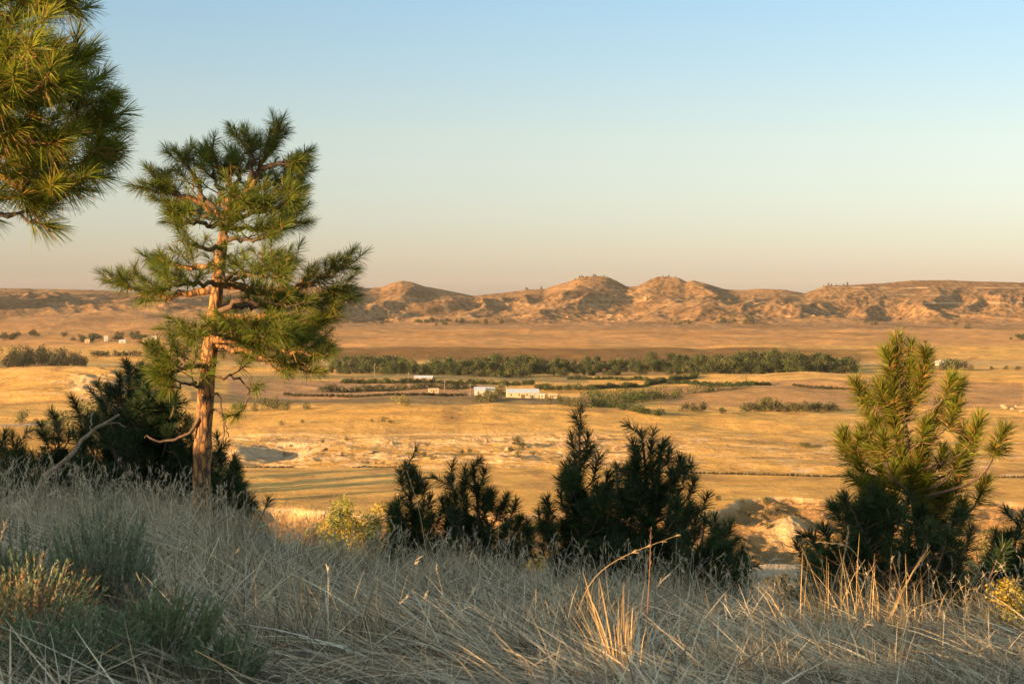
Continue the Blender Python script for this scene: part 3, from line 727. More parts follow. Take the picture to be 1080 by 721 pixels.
for k in range(46):
    px = rng.uniform(-30, 90); Dd = rng.uniform(1560, 1700); sc = rng.uniform(.95, 1.35)*(1 if px < 78 else .7)
    place('woodland_tree', dark[k % 4], 'dark tree in the wood behind the golden mound at the left edge', 'tree', GL, (px-540)/FPX*Dd, Dd, sc, rng.uniform(0, 6), 3.0)
small = [tree_mesh('shrub', 4.2, 6.5, 260, .8, DULL+OLIVE[:2], 6, .02) for k in range(5)]
green = [tree_mesh('shrub', 4.6, 6.5, 420, .55, [(.085, .095, .03), (.06, .072, .026), (.11, .11, .038)], 7, .02) for k in range(4)]
def scatter(label, group, specs, meshes, cat='shrub', name='shrub'):
    for (px, y, sc) in specs:
        x, D, z = hit(px, y, 25); place(name, meshes[rng.integers(len(meshes))], label, cat, group, x, D, sc, rng.uniform(0, 6))
scatter('low grey green shrub in the short row left of the belt, beyond the golden mound', 'low shrubs beyond the left mound', [(100+k*5.+rng.normal(0, 1), 376+rng.normal(0, .6), rng.uniform(1., 1.7)) for k in range(10)], small)
scatter('tree in the small clump past the right end of the belt', 'trees past the right end of the belt', [(995, 390, 1.6), (1002, 391, 2.2), (1010, 390, 2.4), (1017, 391, 1.8), (1024, 391, 1.2), (972, 391, 1.0), (1046, 390, .8), (1062, 390, .8), (1074, 391, .9), (984, 391, .9)], green+small)
scatter('low green bush along the back of the long golden swell, left part', 'bushes behind the golden swell', [(246, 434, 1.), (256, 434, 1.1), (268, 434, .9), (283, 433, 1.6), (292, 433, 1.5), (303, 433, 1.2), (323, 432, 1.0)], green)
scatter('green bush near the long white barn', 'bushes in front of the shorter white barn', [(506, 424, 1.3), (515, 424, 1.7), (524, 424, 1.6)], green)
scatter('tall green tree between the two white barns', None, [(528, 418, 2.5)], green, 'tree', 'tree')
scatter('green bush in the loose row right of the sheds, along the back of the swell', 'bushes right of the sheds', [(580, 426, 1.), (590, 427, 1.2), (600, 429, 1.2), (612, 430, 1.4), (628, 429, 1.3), (640, 429, 1.6), (648, 430, 1.6), (656, 431, 1.4)], green)
scatter('dull scrub bush on the broken slope below the near field, right of the middle pines', 'scrub on the broken slope at the right', [(px_, y_, sc_) for px_, y_, sc_ in zip(rng.uniform(745, 1060, 34), rng.uniform(528, 566, 34), rng.uniform(.2, .5, 34))], small+green)
scatter('dull green bush in the row along the right-hand fields', 'bush row of the right-hand fields', [(786+k*5.2, 434-.2*(k % 3), s_) for k, s_ in enumerate([1.1, 1.3, .9, .8, 1.6, 1.9, 1.5, 1.0, 1.2, 1.3, 1.2, 1.1, 1.3, 1.1, 1.2, 1.3, 1.0, 1.1, .9, .8])]+[(724, 434, .9), (732, 434, 1.1), (741, 434, 1.2), (762, 436, .8)], green+small)
scatter('small dark bush on the worn ground of the golden swell', 'small bushes on the worn ground', [(296, 449, .5), (318, 447, .45), (404, 446, .7), (412, 447, .5), (392, 445, .35), (476, 442, .3), (300, 482, .35), (344, 476, .35), (447, 484, .6), (455, 486, .5), (487, 480, .6), (494, 478, .5), (545, 470, .9), (551, 474, .8), (538, 478, .6), (546, 483, .7), (563, 482, .4), (846, 473, .7), (852, 474, .6), (640, 478, .4), (671, 472, .35), (700, 478, .4), (340, 470, .4), (365, 466, .4), (388, 491, .3), (396, 491, .25), (404, 491, .3), (418, 491, .2)], green)
willow = [tree_mesh('willow_tree', 4.6, 6.5, 700, .45, [(.12, .13, .045), (.09, .105, .04), (.16, .155, .055)], 8, .02) for k in range(4)]
yb = tree_mesh('shrub', 6.5, 11, 900, .6, YEL, 10, .02)
x, D, z = hit(421, 430, 400); place('shrub', yb, 'bright yellow rounded bush beyond the crest of the golden swell', 'shrub', None, x, D+22, .95)
for k, (px, y, s, lab) in enumerate([(46, 462, 1.5, 'pale green willow, leftmost of the willows below the worn mound'), (66, 458, 1.9, 'pale green willow below the worn mound, second from the left'), (88, 452, 2.3, 'tall pale green willow below the worn mound, third from the left'), (106, 446, 2.0, 'pale green willow behind the dark pines, rightmost of its row'), (22, 447, 1.2, 'low dark green bush beside the pale track at the far left')]):
    scatter(lab, None, [(px, y, s*1.3)], willow, 'willow' if k < 4 else 'shrub', 'willow_tree' if k < 4 else 'shrub')
# tall cottonwoods on the near terrace: their long shadows streak the field
GT = 'tall cottonwoods on the near terrace behind the left pines'
tallm = [tree_mesh('cottonwood_tree', 15, 9, 1900, .55, OLIVE, 12) for k in range(3)]
for k, (px, Dd, s) in enumerate([(246, 566, .95), (231, 592, 1.12), (215, 612, 1.18), (196, 588, 1.15), (180, 628, 1.2), (150, 596, 1.15), (110, 585, 1.15), (66, 570, 1.2)]):
    place('cottonwood_tree', tallm[k % 3], 'tall tree on the near field behind the left pines, throwing a long shadow', 'tree', GT, (px-540)/FPX*Dd, Dd, s, rng.uniform(0, 6))

def hedge(label, pts, h, wdt, cols, leaf=.8, dens=10.0):
    W = []
    for px, y in pts: x, D, z = hit(px, y, 300); W.append((x, D, 0))
    W = np.array(W); seg = np.linalg.norm(np.diff(W, axis=0), axis=1); L = seg.sum(); m = max(4, int(L/max(.9, min(3.2, wdt*.42)))); cum = np.concatenate([[0], np.cumsum(seg)]); s = np.linspace(0, L, m)
    X = np.interp(s, cum, W[:, 0])+rng.normal(0, wdt*.2, m); Y = np.interp(s, cum, W[:, 1])+rng.normal(0, wdt*.2, m); Z = H(X, Y)
    hh = 1.35*h*rng.uniform(.45, 1.15, m)*(1+.35*noise(s/18., s*0, 5))
    o = W[0].copy(); o[2] = hz(o[0], o[1])
    lobes = [(X[i]-o[0], Y[i]-o[1], Z[i]-o[2]+hh[i]*.42, max(hh[i]*.62, wdt*.38*rng.uniform(.8, 1.2))) for i in range(m)]
    g = leaf_bush(int(m*dens*14), lobes, leaf, cols, flat=.8)
    ob = link('hedgerow', g.mesh('hedgerow'), None, M_FAR, o); tag(ob, label, 'hedge', 'hedgerows between the fields')
HC = OLIVE+[(.04, .055, .018), (.03, .042, .016)]
hedge('dark hedgerow left of the white barns, edging the pinkish field', [(338, 413.5), (380, 413), (430, 411.5), (470, 410.5), (500, 409.5)], 4.4, 5, HC)
hedge('thin hedgerow running behind the barns toward the belt', [(360, 404), (430, 404.5), (500, 405), (560, 406)], 3.0, 4, HC)
hedge('short hedgerow just below the belt, above the barns to the right', [(600, 400), (650, 400.5), (690, 402), (704, 402)], 2.4, 3, HC)
hedge('long hedgerow curving right from the barns up to the belt', [(568, 411.5), (620, 411.5), (660, 409), (690, 405.5), (712, 401), (735, 397.5)], 3.2, 4, HC)
hedge('thin hedgerow crossing the right-hand field below the belt', [(706, 404.5), (745, 406.5), (780, 407.5), (812, 406.5)], 2.6, 3, HC)
hedge('thickest hedgerow, rising to the right between two golden fields', [(618, 419), (650, 420), (690, 419), (730, 415), (760, 412), (782, 410)], 6.4, 10, HC[:3])
hedge('low broad hedgerow right of the barns, under the thickest one', [(628, 430), (645, 428), (668, 425), (695, 421), (716, 419)], 5.6, 10, HC[:3])
hedge('green hedgerow nearest the golden swell, ending in open field', [(655, 432), (675, 436), (700, 439)], 3.4, 6, HC[:3])
hedge('low scrub strip along the ditch left of the barns', [(300, 417), (360, 419), (420, 417), (490, 417.5)], 1.5, 3, DULL)
hedge('thin dark scrub line on the slope right of centre', [(838, 407), (870, 410), (900, 411)], 1.6, 3, DULL)
hedge('scrubby dark bank line at the far edge of the near field', [(640, 497.5), (760, 500.5), (860, 503), (960, 504.5), (1080, 505)], .7, 1.2, DULL, .3, 8)
hedge('line of thin scrub along the far edge of the left field', [(240, 493.5), (300, 493.5), (380, 493.5), (440, 493)], .5, .9, DULL, .3, 8)

def shell(verts, faces, name, parent, mat, loc=(0, 0, 0)):
    me = bpy.data.meshes.new(name); me.from_pydata([tuple(v) for v in verts], [], faces); me.update()
    return link(name, me, parent, mat, loc)
def boxv(x0, x1, y0, y1, z0, z1):
    return [(x0, y0, z0), (x1, y0, z0), (x1, y1, z0), (x0, y1, z0), (x0, y0, z1), (x1, y0, z1), (x1, y1, z1), (x0, y1, z1)]
BF = [(0, 1, 5, 4), (1, 2, 6, 5), (2, 3, 7, 6), (3, 0, 4, 7), (4, 5, 6, 7), (3, 2, 1, 0)]
M_CREAM = mat_plain('cream painted boards', (.46, .36, .23), .7, .1, .8); M_WHITE = mat_plain('white painted metal', (.46, .43, .38), .6, .08, .5)
M_TIN = mat_plain('blue grey tin roof', (.42, .50, .60), .45, .12, .4); M_TAN = mat_plain('tan siding', (.52, .38, .24), .8, .12, .8)
M_DOOR = mat_plain('dark brown door paint', (.10, .07, .05), .7, .2); M_GLASS = mat_plain('dark window glass', (.04, .05, .06), .15, .1); M_WOOD = mat_plain('weathered pole wood', (.22, .17, .13), .9, .3)
M_ROOFB = mat_plain('brown shingle roof', (.22, .16, .13), .9, .2, 1)
def building(name, label, cat, group, px, y, w, dep, h, rise, rot, wall, roof, nwin=3, dd=None):
    if dd is None: x, D, z = hit(px, y, 300)
    else: D = dd; x = (px-540)/FPX*D; z = hz(x, D)
    z = hz(x, D)
    root = bpy.data.objects.new(name, None); COL.objects.link(root); root.location = (x, D, z); root.rotation_euler = (0, 0, R(rot)); tag(root, label, cat, group)
    a_, b_ = w/2, dep/2
    V = [(-a_, -b_, -.8), (a_, -b_, -.8), (a_, b_, -.8), (-a_, b_, -.8), (-a_, -b_, h), (a_, -b_, h), (a_, b_, h), (-a_, b_, h), (-a_, 0, h+rise), (a_, 0, h+rise)]
    shell(V, [(0, 1, 5, 4), (2, 3, 7, 6), (1, 2, 6, 9, 5), (3, 0, 4, 8, 7)], 'wall', root, wall)
    e = .5; t = .18; sl = rise/b_
    V = []
    for sx in (-a_-e, a_+e):
        V += [(sx, -b_-e, h-sl*e+.02), (sx, 0, h+rise+.02), (sx, b_+e, h-sl*e+.02), (sx, b_+e, h-sl*e+t), (sx, 0, h+rise+t+.02), (sx, -b_-e, h-sl*e+t)]
    F = [(0, 5, 4, 3, 2, 1), (6, 7, 8, 9, 10, 11)]+[(i, (i+1) % 6, (i+1) % 6+6, i+6) for i in range(6)]
    shell(V, F, 'roof', root, roof)
    shell(boxv(-.7*min(2, w/8), .7*min(2, w/8), -b_-.06, -b_-.01, 0, min(h-.4, 2.6)), BF, 'door', root, M_DOOR)
    for k in range(nwin):
        cx = -a_+w*(k+.5)/nwin
        if abs(cx) < 1.6: cx += 2.4 if w > 9 else 0
        shell(boxv(cx-.5, cx+.5, -b_-.05, -b_-.01, h*.45, h*.78), BF, 'window', root, M_GLASS)
    return root
GF = 'farm buildings in the middle of the valley'
building('barn', 'long cream walled barn with a blue grey metal roof, largest building in the valley', 'barn', GF, 551, 419.5, 22, 12, 3.9, 2.2, 4, M_CREAM, M_TIN, 4)
building('barn', 'shorter white barn left of the long one, behind green bushes', 'barn', GF, 511, 417, 14, 10, 3.9, 2.0, 4, M_WHITE, M_TIN, 3)
building('shed', 'small cream shed, leftmost of the three in front of the long barn', 'shed', GF, 561, 420.5, 3.4, 3, 2.3, .7, 10, M_CREAM, M_WHITE, 1)
building('shed', 'small white shed, middle of the three in front of the long barn', 'shed', GF, 572, 420, 3.2, 3, 2.4, .7, -6, M_CREAM, M_TIN, 1)
building('shed', 'longest cream shed, rightmost of the three near the long barn', 'shed', GF, 583, 420, 6, 3.2, 2.5, .7, 0, M_CREAM, M_TAN, 2)
building('shed', 'low pinkish shed left of the two barns', 'shed', GF, 457, 414, 7, 5, 1.9, 1.0, 8, M_TAN, M_TAN, 2)
building('house', 'blue roofed house among the trees at the left end of the belt', 'house', 'houses among the valley trees', 394, 389, 13, 10, 4.2, 2.4, 12, M_TAN, M_TIN, 3)
building('machine_shed', 'low metal roofed shed half hidden by the left part of the belt', 'shed', 'houses among the valley trees', 447, 400, 15, 8, 1.6, 1.4, -5, M_WOOD, M_TIN, 3)
for px, y, w, lab, wm, rm in [(624, 386, 7, 'small pale house peeping over the belt, left of the cream one', M_TAN, M_WHITE), (658, 387.5, 9, 'cream house peeping over the middle of the belt', M_CREAM, M_ROOFB), (766, 387, 10, 'low white house behind the belt, right of centre', M_WHITE, M_WHITE), (796, 389.5, 8, 'tan house half hidden by the tallest belt trees', M_TAN, M_ROOFB), (992, 385.5, 9, 'white house beside the clump past the right end of the belt', M_WHITE, M_WHITE)]:
    building('house', lab, 'house', 'houses among the valley trees', px, y, w, 7, 3.6, 1.8, 5, wm, rm, 2)
for px, y, w, lab, wm in [(92, 361.5, 9, 'cream farmhouse, leftmost of the far left farm', M_TAN), (112, 359.5, 8, 'tall white farmhouse of the far left farm', M_WHITE), (129, 362, 12, 'low white barn in the middle of the far left farm', M_WHITE), (153, 360, 8, 'small tan barn near the right end of the far left farm', M_TAN), (162, 358, 11, 'white building, rightmost of the far left farm', M_WHITE)]:
    building('farm_building', lab, 'farm building', 'distant farm at the foot of the left hills', px, y, w*.75, 7, 3.2 if 'tall' not in lab else 5.5, 1.8, 6, wm, M_TIN if 'low' in lab else wm, 2)
def pole(px, y, hh, lab):
    x, D, z = hit(px, y, 300); root = bpy.data.objects.new('utility_pole', None); COL.objects.link(root); root.location = (x, D, z); tag(root, lab, 'utility pole', 'wooden utility poles in the valley')
    g = Geo(); tube(g, [(0, 0, -.5), (0, 0, hh*.5), (0, 0, hh)], [.3, .26, .2], 6); link('pole', g.mesh('pole'), root, M_WOOD)
    shell(boxv(-1.1, 1.1, -.32, -.18, hh-1.1, hh-.85), BF, 'crossarm', root, M_WOOD)
pole(395, 398, 12, 'pale wooden utility pole in front of the left end of the belt'); pole(431, 403, 8, 'short utility pole above the thin hedgerow'); pole(469, 414, 9, 'utility pole beside the pinkish shed'); pole(496, 418, 9, 'utility pole left of the white barn')

# hill trees and scrub, singly
hillc = []
for k in range(4):
    g = leaf_bush(150, [(0, 0, 2.2, 2.3), (rng.normal(0, .6), 0, 4.2, 1.7), (0, rng.normal(0, .5), 6.0, 1.0)], 1.2, DULL, flat=1.1)
    tube(g, [(0, 0, -1), (0, 0, 2), (0, 0, 5)], [.3, .25, .1], 5); g.C[-1] = np.broadcast_to((.1, .07, .05), g.V[-1].shape); hillc.append(g.mesh('hill_tree'))
def ridge_tree(px, lab, grp, s=1., dy=0):
    D0 = float(ridgeline(np.array([float(px)]), None)[0]); x = (px-540)/FPX*D0
    place('hill_tree', hillc[rng.integers(4)], lab, 'tree', grp, x, D0-6-dy, s, rng.uniform(0, 6))
for px in [606, 611, 613.5, 614.5, 619, 626, 628, 637, 644]: ridge_tree(px, 'tiny dark pine along the flat top of the left butte', 'pines on the left butte', rng.uniform(.6, 1.05), rng.uniform(-4, 20))
for px in [606, 616, 622, 633, 639, 644, 628]: ridge_tree(px, 'tiny dark pine on the face just under the left butte top', 'pines under the left butte top', rng.uniform(.6, .9), rng.uniform(40, 110))
for px, s in [(555, 1.2), (556.5, .8), (571, 1.5)]: ridge_tree(px, 'lone dark tree on the skyline left of the two buttes', 'lone trees on the skyline', s)
for px, s in [(686, .6), (699, .7), (705, 1.), (712, .6)]: ridge_tree(px, 'tiny tree on the flat top of the right butte', 'trees on the right butte', s)
for px, s in [(868, .7), (873, 1.2), (876, 1.), (881, .8), (889, .8), (893, 1.3)]: ridge_tree(px, 'dark tree on the skyline near the left end of the right mesa', 'trees on the right mesa', s)
def hills_scrub(label, group, boxes, s=(.7, 1.4)):
    for (x0, x1, y0, y1, n, *rest) in boxes:
        if rest: label, group = rest[0], rest[0].replace('dark tree', 'dark trees')
        for k in range(n):
            x, D, z = hit(rng.uniform(x0, x1), rng.uniform(y0, y1), 2300); place('shrub', small[rng.integers(5)], label, 'shrub', group, x, D, rng.uniform(*s), rng.uniform(0, 6))
hills_scrub('dark tree in the thicket at the foot of the hills left of centre', 'thicket at the foot of the hills, left of centre', [(438, 470, 338, 344, 14), (470, 492, 338, 343, 9), (398, 408, 336, 341, 3), (500, 530, 338, 342, 5)], (1.1, 2.))
hills_scrub('dark scrub bush at the foot of the hills right of centre', 'scrub at the foot of the hills, right of centre', [(708, 735, 337, 343, 9), (748, 776, 337, 341, 12), (782, 795, 336, 342, 9)], (1.0, 1.9))
hills_scrub('dark tree in the hollows at the foot of the far left hills', 'thickets at the foot of the far left hills', [(0, 12, 354, 360, 6, 'dark tree of the clump at the left edge under the far hills'), (12, 20, 352, 358, 7, 'dark tree of the second clump from the left edge under the hills'), (30, 38, 352, 358, 5, 'dark tree of the small clump left of the far farm'), (78, 104, 356, 361, 16, 'dark tree of the grove around the left end of the far farm'), (120, 155, 352, 360, 20, 'dark tree of the grove around the right end of the far farm'), (64, 68, 354, 358, 2, 'dark tree of the pair between the left clumps and the far farm')], (1.0, 1.9))
hills_scrub('small dark bush on the bare plain at the far right', 'bushes on the far right plain', [(1003, 1008, 342, 344, 2), (1014, 1022, 344, 347, 4), (1066, 1080, 354, 359, 6), (905, 925, 340, 343, 4), (972, 976, 360, 362, 1)], (1., 1.8))
hills_scrub('small bush scattered on the slopes under the buttes', 'scattered bushes under the buttes', [(540, 820, 322, 338, 34), (830, 1080, 312, 334, 26), (380, 540, 322, 338, 10)], (.5, 1.0))

# pale rock blocks standing out of the hills
M_ROCK = mat_plain('pale sandstone', (.33, .22, .13), .95, .25, .25)
def rock(name, label, group, x, y, sx, sy, sz, seed, mat=None, sink=.25, cat='rock'):
    r_ = np.random.default_rng(seed); import bmesh
    bm = bmesh.new(); bmesh.ops.create_icosphere(bm, subdivisions=4, radius=1)
    P = np.array([v.co[:] for v in bm.verts]); pl = unit(r_.normal(size=(11, 3))); dist = r_.uniform(.55, .88, 11)
    for q, d_ in zip(pl, dist):
        o_ = np.clip(P@q-d_, 0, None); P = P-o_[:, None]*q*.97
    P = P*(1+.05*noise(P[:, 0]*4+P[:, 2]*3, P[:, 1]*4, seed)[:, None]+.02*noise(P[:, 0]*13, P[:, 1]*13+P[:, 2]*9, seed)[:, None])
    P = P*np.array([sx, sy, sz])
    for v, p in zip(bm.verts, P): v.co = p
    me = bpy.data.meshes.new(name); bm.to_mesh(me); bm.free()
    o = link(name, me, None, mat or M_ROCK, (x, y, hz(x, y)+sz*(1-2*sink)*.6), r_.uniform(0, 6)); tag(o, label, cat, group); return o
x, D, z = hit(681, 317, 2300); rock('rock_outcrop', 'square pale rock tower on the slope between the two buttes', None, x, D, 7, 6, 9, 5, cat='rock outcrop')
for k in range(13):
    x, D, z = hit(rng.uniform(620, 655) if k < 6 else rng.uniform(500, 860), rng.uniform(331, 340), 2300)
    rock('rock_outcrop', 'small pale rock on the rubbly slope at the foot of the hills', 'rubble at the foot of the hills', x, D, rng.uniform(4, 10), rng.uniform(3, 6), rng.uniform(1.5, 3.5), 100+k, cat='rock outcrop')
for k in range(34):
    px = rng.choice([rng.uniform(300, 420), rng.uniform(455, 560), rng.uniform(620, 680), rng.uniform(1050, 1080)]); y = rng.uniform(464, 486) if px < 1000 else rng.uniform(426, 440)
    x, D, z = hit(px, y, 500); rock('boulder', 'pale boulder on the worn band behind the near field', 'boulders on the worn band', x, D, rng.uniform(.9, 3.0), rng.uniform(.8, 2), rng.uniform(.5, 1.4), 200+k, cat='boulder')

# ------------------------------------------------------------ bushes on the bench below the crest
def bush(name, label, cat, group, px, y, D, w, h, n, leaf, cols, nl=12, mat=None, low=.12, stems=7, up=0):
    x = (px-540)/FPX*D; z = hz(x, D)
    root = bpy.data.objects.new(name, None); COL.objects.link(root); root.location = (x, D, z); tag(root, label, cat, group)
    lobes = [(rng.normal(0, w*.26), rng.normal(0, w*.22), h*rng.uniform(low, .85), w*rng.uniform(.11, .2)) for _ in range(nl)]
    link('foliage', leaf_bush(n, lobes, leaf, cols, flat=1.).mesh('foliage'), root, mat or M_LEAF)
    g = Geo()
    for k in range(stems):
        l = lobes[rng.integers(len(lobes))]; tube(g, spline([(0, 0, -.1), (l[0]*.4, l[1]*.4, l[2]*.5), (l[0], l[1], l[2])], 7), np.linspace(.02*w, .004*w, 7), 5)
    link('stem', g.mesh('stem'), root, M_TWIG)
    return root
YG = [(.34, .30, .05), (.25, .26, .045), (.42, .32, .06), (.15, .18, .04)]
GBE = 'broadleaf bushes on the bench below the crest'
for px, D, w, h, lab, c_ in [(372, 56, 2.9, 2.7, 'sunlit yellow green bush beyond the crest, biggest of its group', YG), (347, 57, 1.6, 2.1, 'yellow green bush left of the biggest one beyond the crest', YG), (332, 56, 1.3, 1.5, 'orange tinted small bush at the left of the group beyond the crest', [(.28, .17, .05), (.2, .15, .05)]),
        (398, 56, 1.8, 2.2, 'dark green bush right of the biggest yellow green one', YG[3:]+[(.07, .09, .035)]), (310, 57, 1.6, .7, 'low grey brown thicket on the bench left of the yellow green bushes', [(.17, .14, .10), (.13, .12, .07)]),
        (563, 58, 1.1, 2.4, 'yellow green bush between two dark young pines of the middle group', YG), (1056, 58, 3.1, 3.5, 'large olive juniper behind the right-hand pines', [(.10, .105, .04), (.15, .14, .05), (.07, .08, .035)]),
        (1100, 57, 2.6, 3.0, 'olive juniper half cut by the right edge', [(.10, .105, .04), (.13, .13, .05)]), (820, 62, 1.0, .5, 'small dull bush on the pale bench right of the middle pines', [(.13, .12, .06)])]:
    bush('bush', lab, 'bush', GBE, px, 0, D, w, h, int(2600*w), .085, c_, 16)
bush('bush', 'small orange brown bush at the foot of the tall pine, on its right', 'bush', None, 250, 0, 15.6, .42, .42, 1400, .022, [(.34, .20, .07), (.26, .16, .06)], 10)
bush('bush', 'thin grey green bush beside the orange brown one right of the tall pine', 'bush', None, 284, 0, 15.4, .5, .38, 900, .022, [(.20, .20, .11), (.16, .17, .09)], 9)
bush('bush', 'small sunlit yellow green shrub low at the right edge', 'bush', None, 1058, 0, 11.2, .5, .42, 1300, .028, YG[:3], 9)
bush('bush', 'small green shrub in the grass beneath the golden-topped pine', 'bush', None, 835, 0, 12.4, .45, .26, 1200, .026, [(.11, .12, .05), (.15, .14, .06)], 9)
bush('bush', 'low green shrub at the foot of the right-hand pines', 'bush', None, 905, 0, 12.0, .6, .26, 1400, .026, [(.13, .14, .05), (.18, .15, .05)], 9)

# ------------------------------------------------------------ sagebrush
def sage(label, px, D, w, h, n, cols, brown=0.):
    x = (px-540)/FPX*D; z = hz(x, D)
    root = bpy.data.objects.new('sagebrush', None); COL.objects.link(root); root.location = (x, D, z); tag(root, label, 'sagebrush', 'sagebrush in the left foreground')
    gs = Geo(); gn = Geo()
    for k in range(n):
        an = rng.uniform(0, 6.28); rad = w*.5*math.sqrt(rng.random()); tilt = rad/(w*.5)*.75
        hh = h*(1-.35*(rad/(w*.5))**2)*rng.uniform(.65, 1.1)
        b = np.array([math.cos(an)*rad*.35, math.sin(an)*rad*.35, 0]); tp = np.array([math.cos(an)*(rad+tilt*hh*.15), math.sin(an)*(rad+tilt*hh*.15), hh])
        Q = spline([b, b*.5+tp*.5+[rng.normal(0, .02), rng.normal(0, .02), -.04*tilt], tp], 6)
        tube(gs, Q, np.linspace(.0035, .0012, 6), 3)
        c = np.array(cols[rng.integers(len(cols))])*rng.uniform(.75, 1.25)
        brush(gn, Q[2], Q[5], 46, .030, .0032, c, (42, 14), .18, brown=brown)
    link('stem', gs.mesh('stem'), root, M_DEAD); link('foliage', gn.mesh('foliage'), root, M_SAGE)
M_SAGE = mat_leaf('sage leaves', .15, .8)
SG = [(.16, .23, .13), (.22, .28, .17), (.12, .18, .09)]
sage('tall feathery grey green sagebrush, middle of the left foreground', 108, 8.3, .46, .62, 190, [(.19, .27, .17), (.25, .32, .21), (.15, .22, .13)])
sage('sagebrush at the lower left corner with warm rusty tips', 14, 7.3, .70, .44, 210, SG+[(.30, .20, .10)], .10)
sage('sagebrush behind the corner one at the left edge', 20, 8.6, .65, .42, 130, SG)
sage('low dark sagebrush at the bottom left of the picture', 70, 6.6, .60, .34, 170, [(.12, .19, .10), (.17, .24, .14)])
sage('low dark sagebrush at the bottom, right of the tall feathery one', 165, 6.9, .55, .36, 150, [(.12, .19, .085), (.17, .23, .11)])
sage('small grey sage tuft just right of the tall feathery one', 152, 8.0, .36, .28, 70, [(.22, .22, .19), (.17, .19, .14)])
sage('small green herb tuft in the matted grass at the bottom middle', 562, 8.3, .20, .12, 40, [(.15, .17, .06)])
sage('grey green sage seedling at the bottom right corner of the left foreground', 232, 6.7, .40, .22, 80, SG)

# ------------------------------------------------------------ grass
def blades(g, P, az, tilt, bend, L, w, C):
    """P roots (n,3), az heading, tilt from upright at the root, bend added to the tip"""
    n = len(P); k = 4; pts = [P]; cur = P.copy()
    dh = np.stack([np.cos(az), np.sin(az), np.zeros(n)], 1)
    for i in range(k):
        th = np.clip(tilt+bend*((i+.5)/k)**1.3, 0, 1.72); d = dh*np.sin(th)[:, None]+np.array([0, 0, 1.])*np.cos(th)[:, None]
        cur = cur+d*(L/k)[:, None]; pts.append(cur.copy())
    sd = np.stack([-np.sin(az), np.cos(az), np.zeros(n)], 1)+rng.normal(0, .5, (n, 3)); sd = unit(sd)
    ws = [1, .95, .8, .55, .15]
    V = np.concatenate([np.stack([p-sd*(w*s_)[:, None]/2, p+sd*(w*s_)[:, None]/2], 1) for p, s_ in zip(pts, ws)], 1)  # n,10,3
    b = np.arange(n)[:, None]*10
    F = np.concatenate([b+np.array([2*i, 2*i+1, 2*i+3, 2*i+2]) for i in range(k)])
    sh = np.linspace(.72, 1.1, 5).repeat(2)
    g.add(V.reshape(-1, 3), F, (C[:, None, :]*np.ones((1, 10, 1))).reshape(-1, 3))
def roots(n, px0, px1, D0, D1, dens=None):
    D = np.sqrt(rng.uniform(D0**2, D1**2, n)); px = rng.uniform(px0, px1, n); x = (px-540)/FPX*D
    if dens is not None:
        k = rng.random(n) < dens(x, D, px); x, D, px = x[k], D[k], px[k]
    return x, D, px, H(x, D)
def gcol(n, cols, jit=.16):
    c = np.array(cols)[rng.integers(0, len(cols), n)]; return np.clip(c*(1+rng.normal(0, jit, (n, 1))), .02, .85)
STRAW = [(.58, .48, .33), (.50, .43, .31), (.68, .58, .42), (.42, .37, .29), (.52, .49, .39)]
GREYG = [(.36, .32, .22), (.29, .27, .19), (.46, .40, .29), (.22, .22, .13)]
def crestD(px): return np.interp(px, [0, 270, 540, 1080], [16.2, 15.6, 14.6, 14.2])
def crest_w(x, D, px): return (D < crestD(px)+1.6)*1.
# matted, fallen straw
g = Geo()
def dm(x, D, px): return crest_w(x, D, px)*(.26+.74*S(-.12, .3, fbm(x/1.3, D/1.3, 3, 201)))
x, D, px, z = roots(84000, -60, 1140, 5.6, 17.4, dm); n = len(x)
flow = 2.4*noise(x/1.6, D/1.6, 203)+2.7
blades(g, np.stack([x, D, z+rng.uniform(0, .05, n)], 1), flow+rng.normal(0, .75, n), rng.uniform(1.0, 1.5, n), rng.uniform(-.1, .5, n), rng.uniform(.16, .68, n), rng.uniform(.003, .0095, n), gcol(n, STRAW+[(.24, .20, .15), (.16, .13, .10), (.78, .68, .50)], .3))
o = link('fallen_grass', g.mesh('fallen_grass'), None, M_GRASS); tag(o, 'matted pale straw lying over the bluff top', 'grass', None, 'stuff')
# fine upright grass
g = Geo()
def du(x, D, px): return crest_w(x, D, px)*(.03+.97*S(.0, .4, fbm(x/.75+5, D/1.0, 3, 205)+.22*S(9, 13, D)))
x, D, px, z = roots(105000, -60, 1140, 5.6, 17.4, du); n = len(x)
hgt = (.13+.25*S(-.1, .5, fbm(x/.75+5, D/1.0, 3, 205)))*rng.uniform(.5, 1.35, n)*np.interp(D, [6, 9, 14], [.6, .85, 1.15])
blades(g, np.stack([x, D, z-.01], 1), rng.uniform(0, 6.28, n)*.55+flow.mean()+rng.normal(0, .4, n), np.abs(rng.normal(0, .28, n)), rng.uniform(.1, 1.1, n), hgt, rng.uniform(.0022, .006, n), gcol(n, GREYG+STRAW[:3]+[(.13, .13, .08), (.16, .13, .09), (.11, .09, .065)], .3))
o = link('upright_grass', g.mesh('upright_grass'), None, M_GRASS); tag(o, 'fine grey green and straw grass standing over the bluff top', 'grass', None, 'stuff')
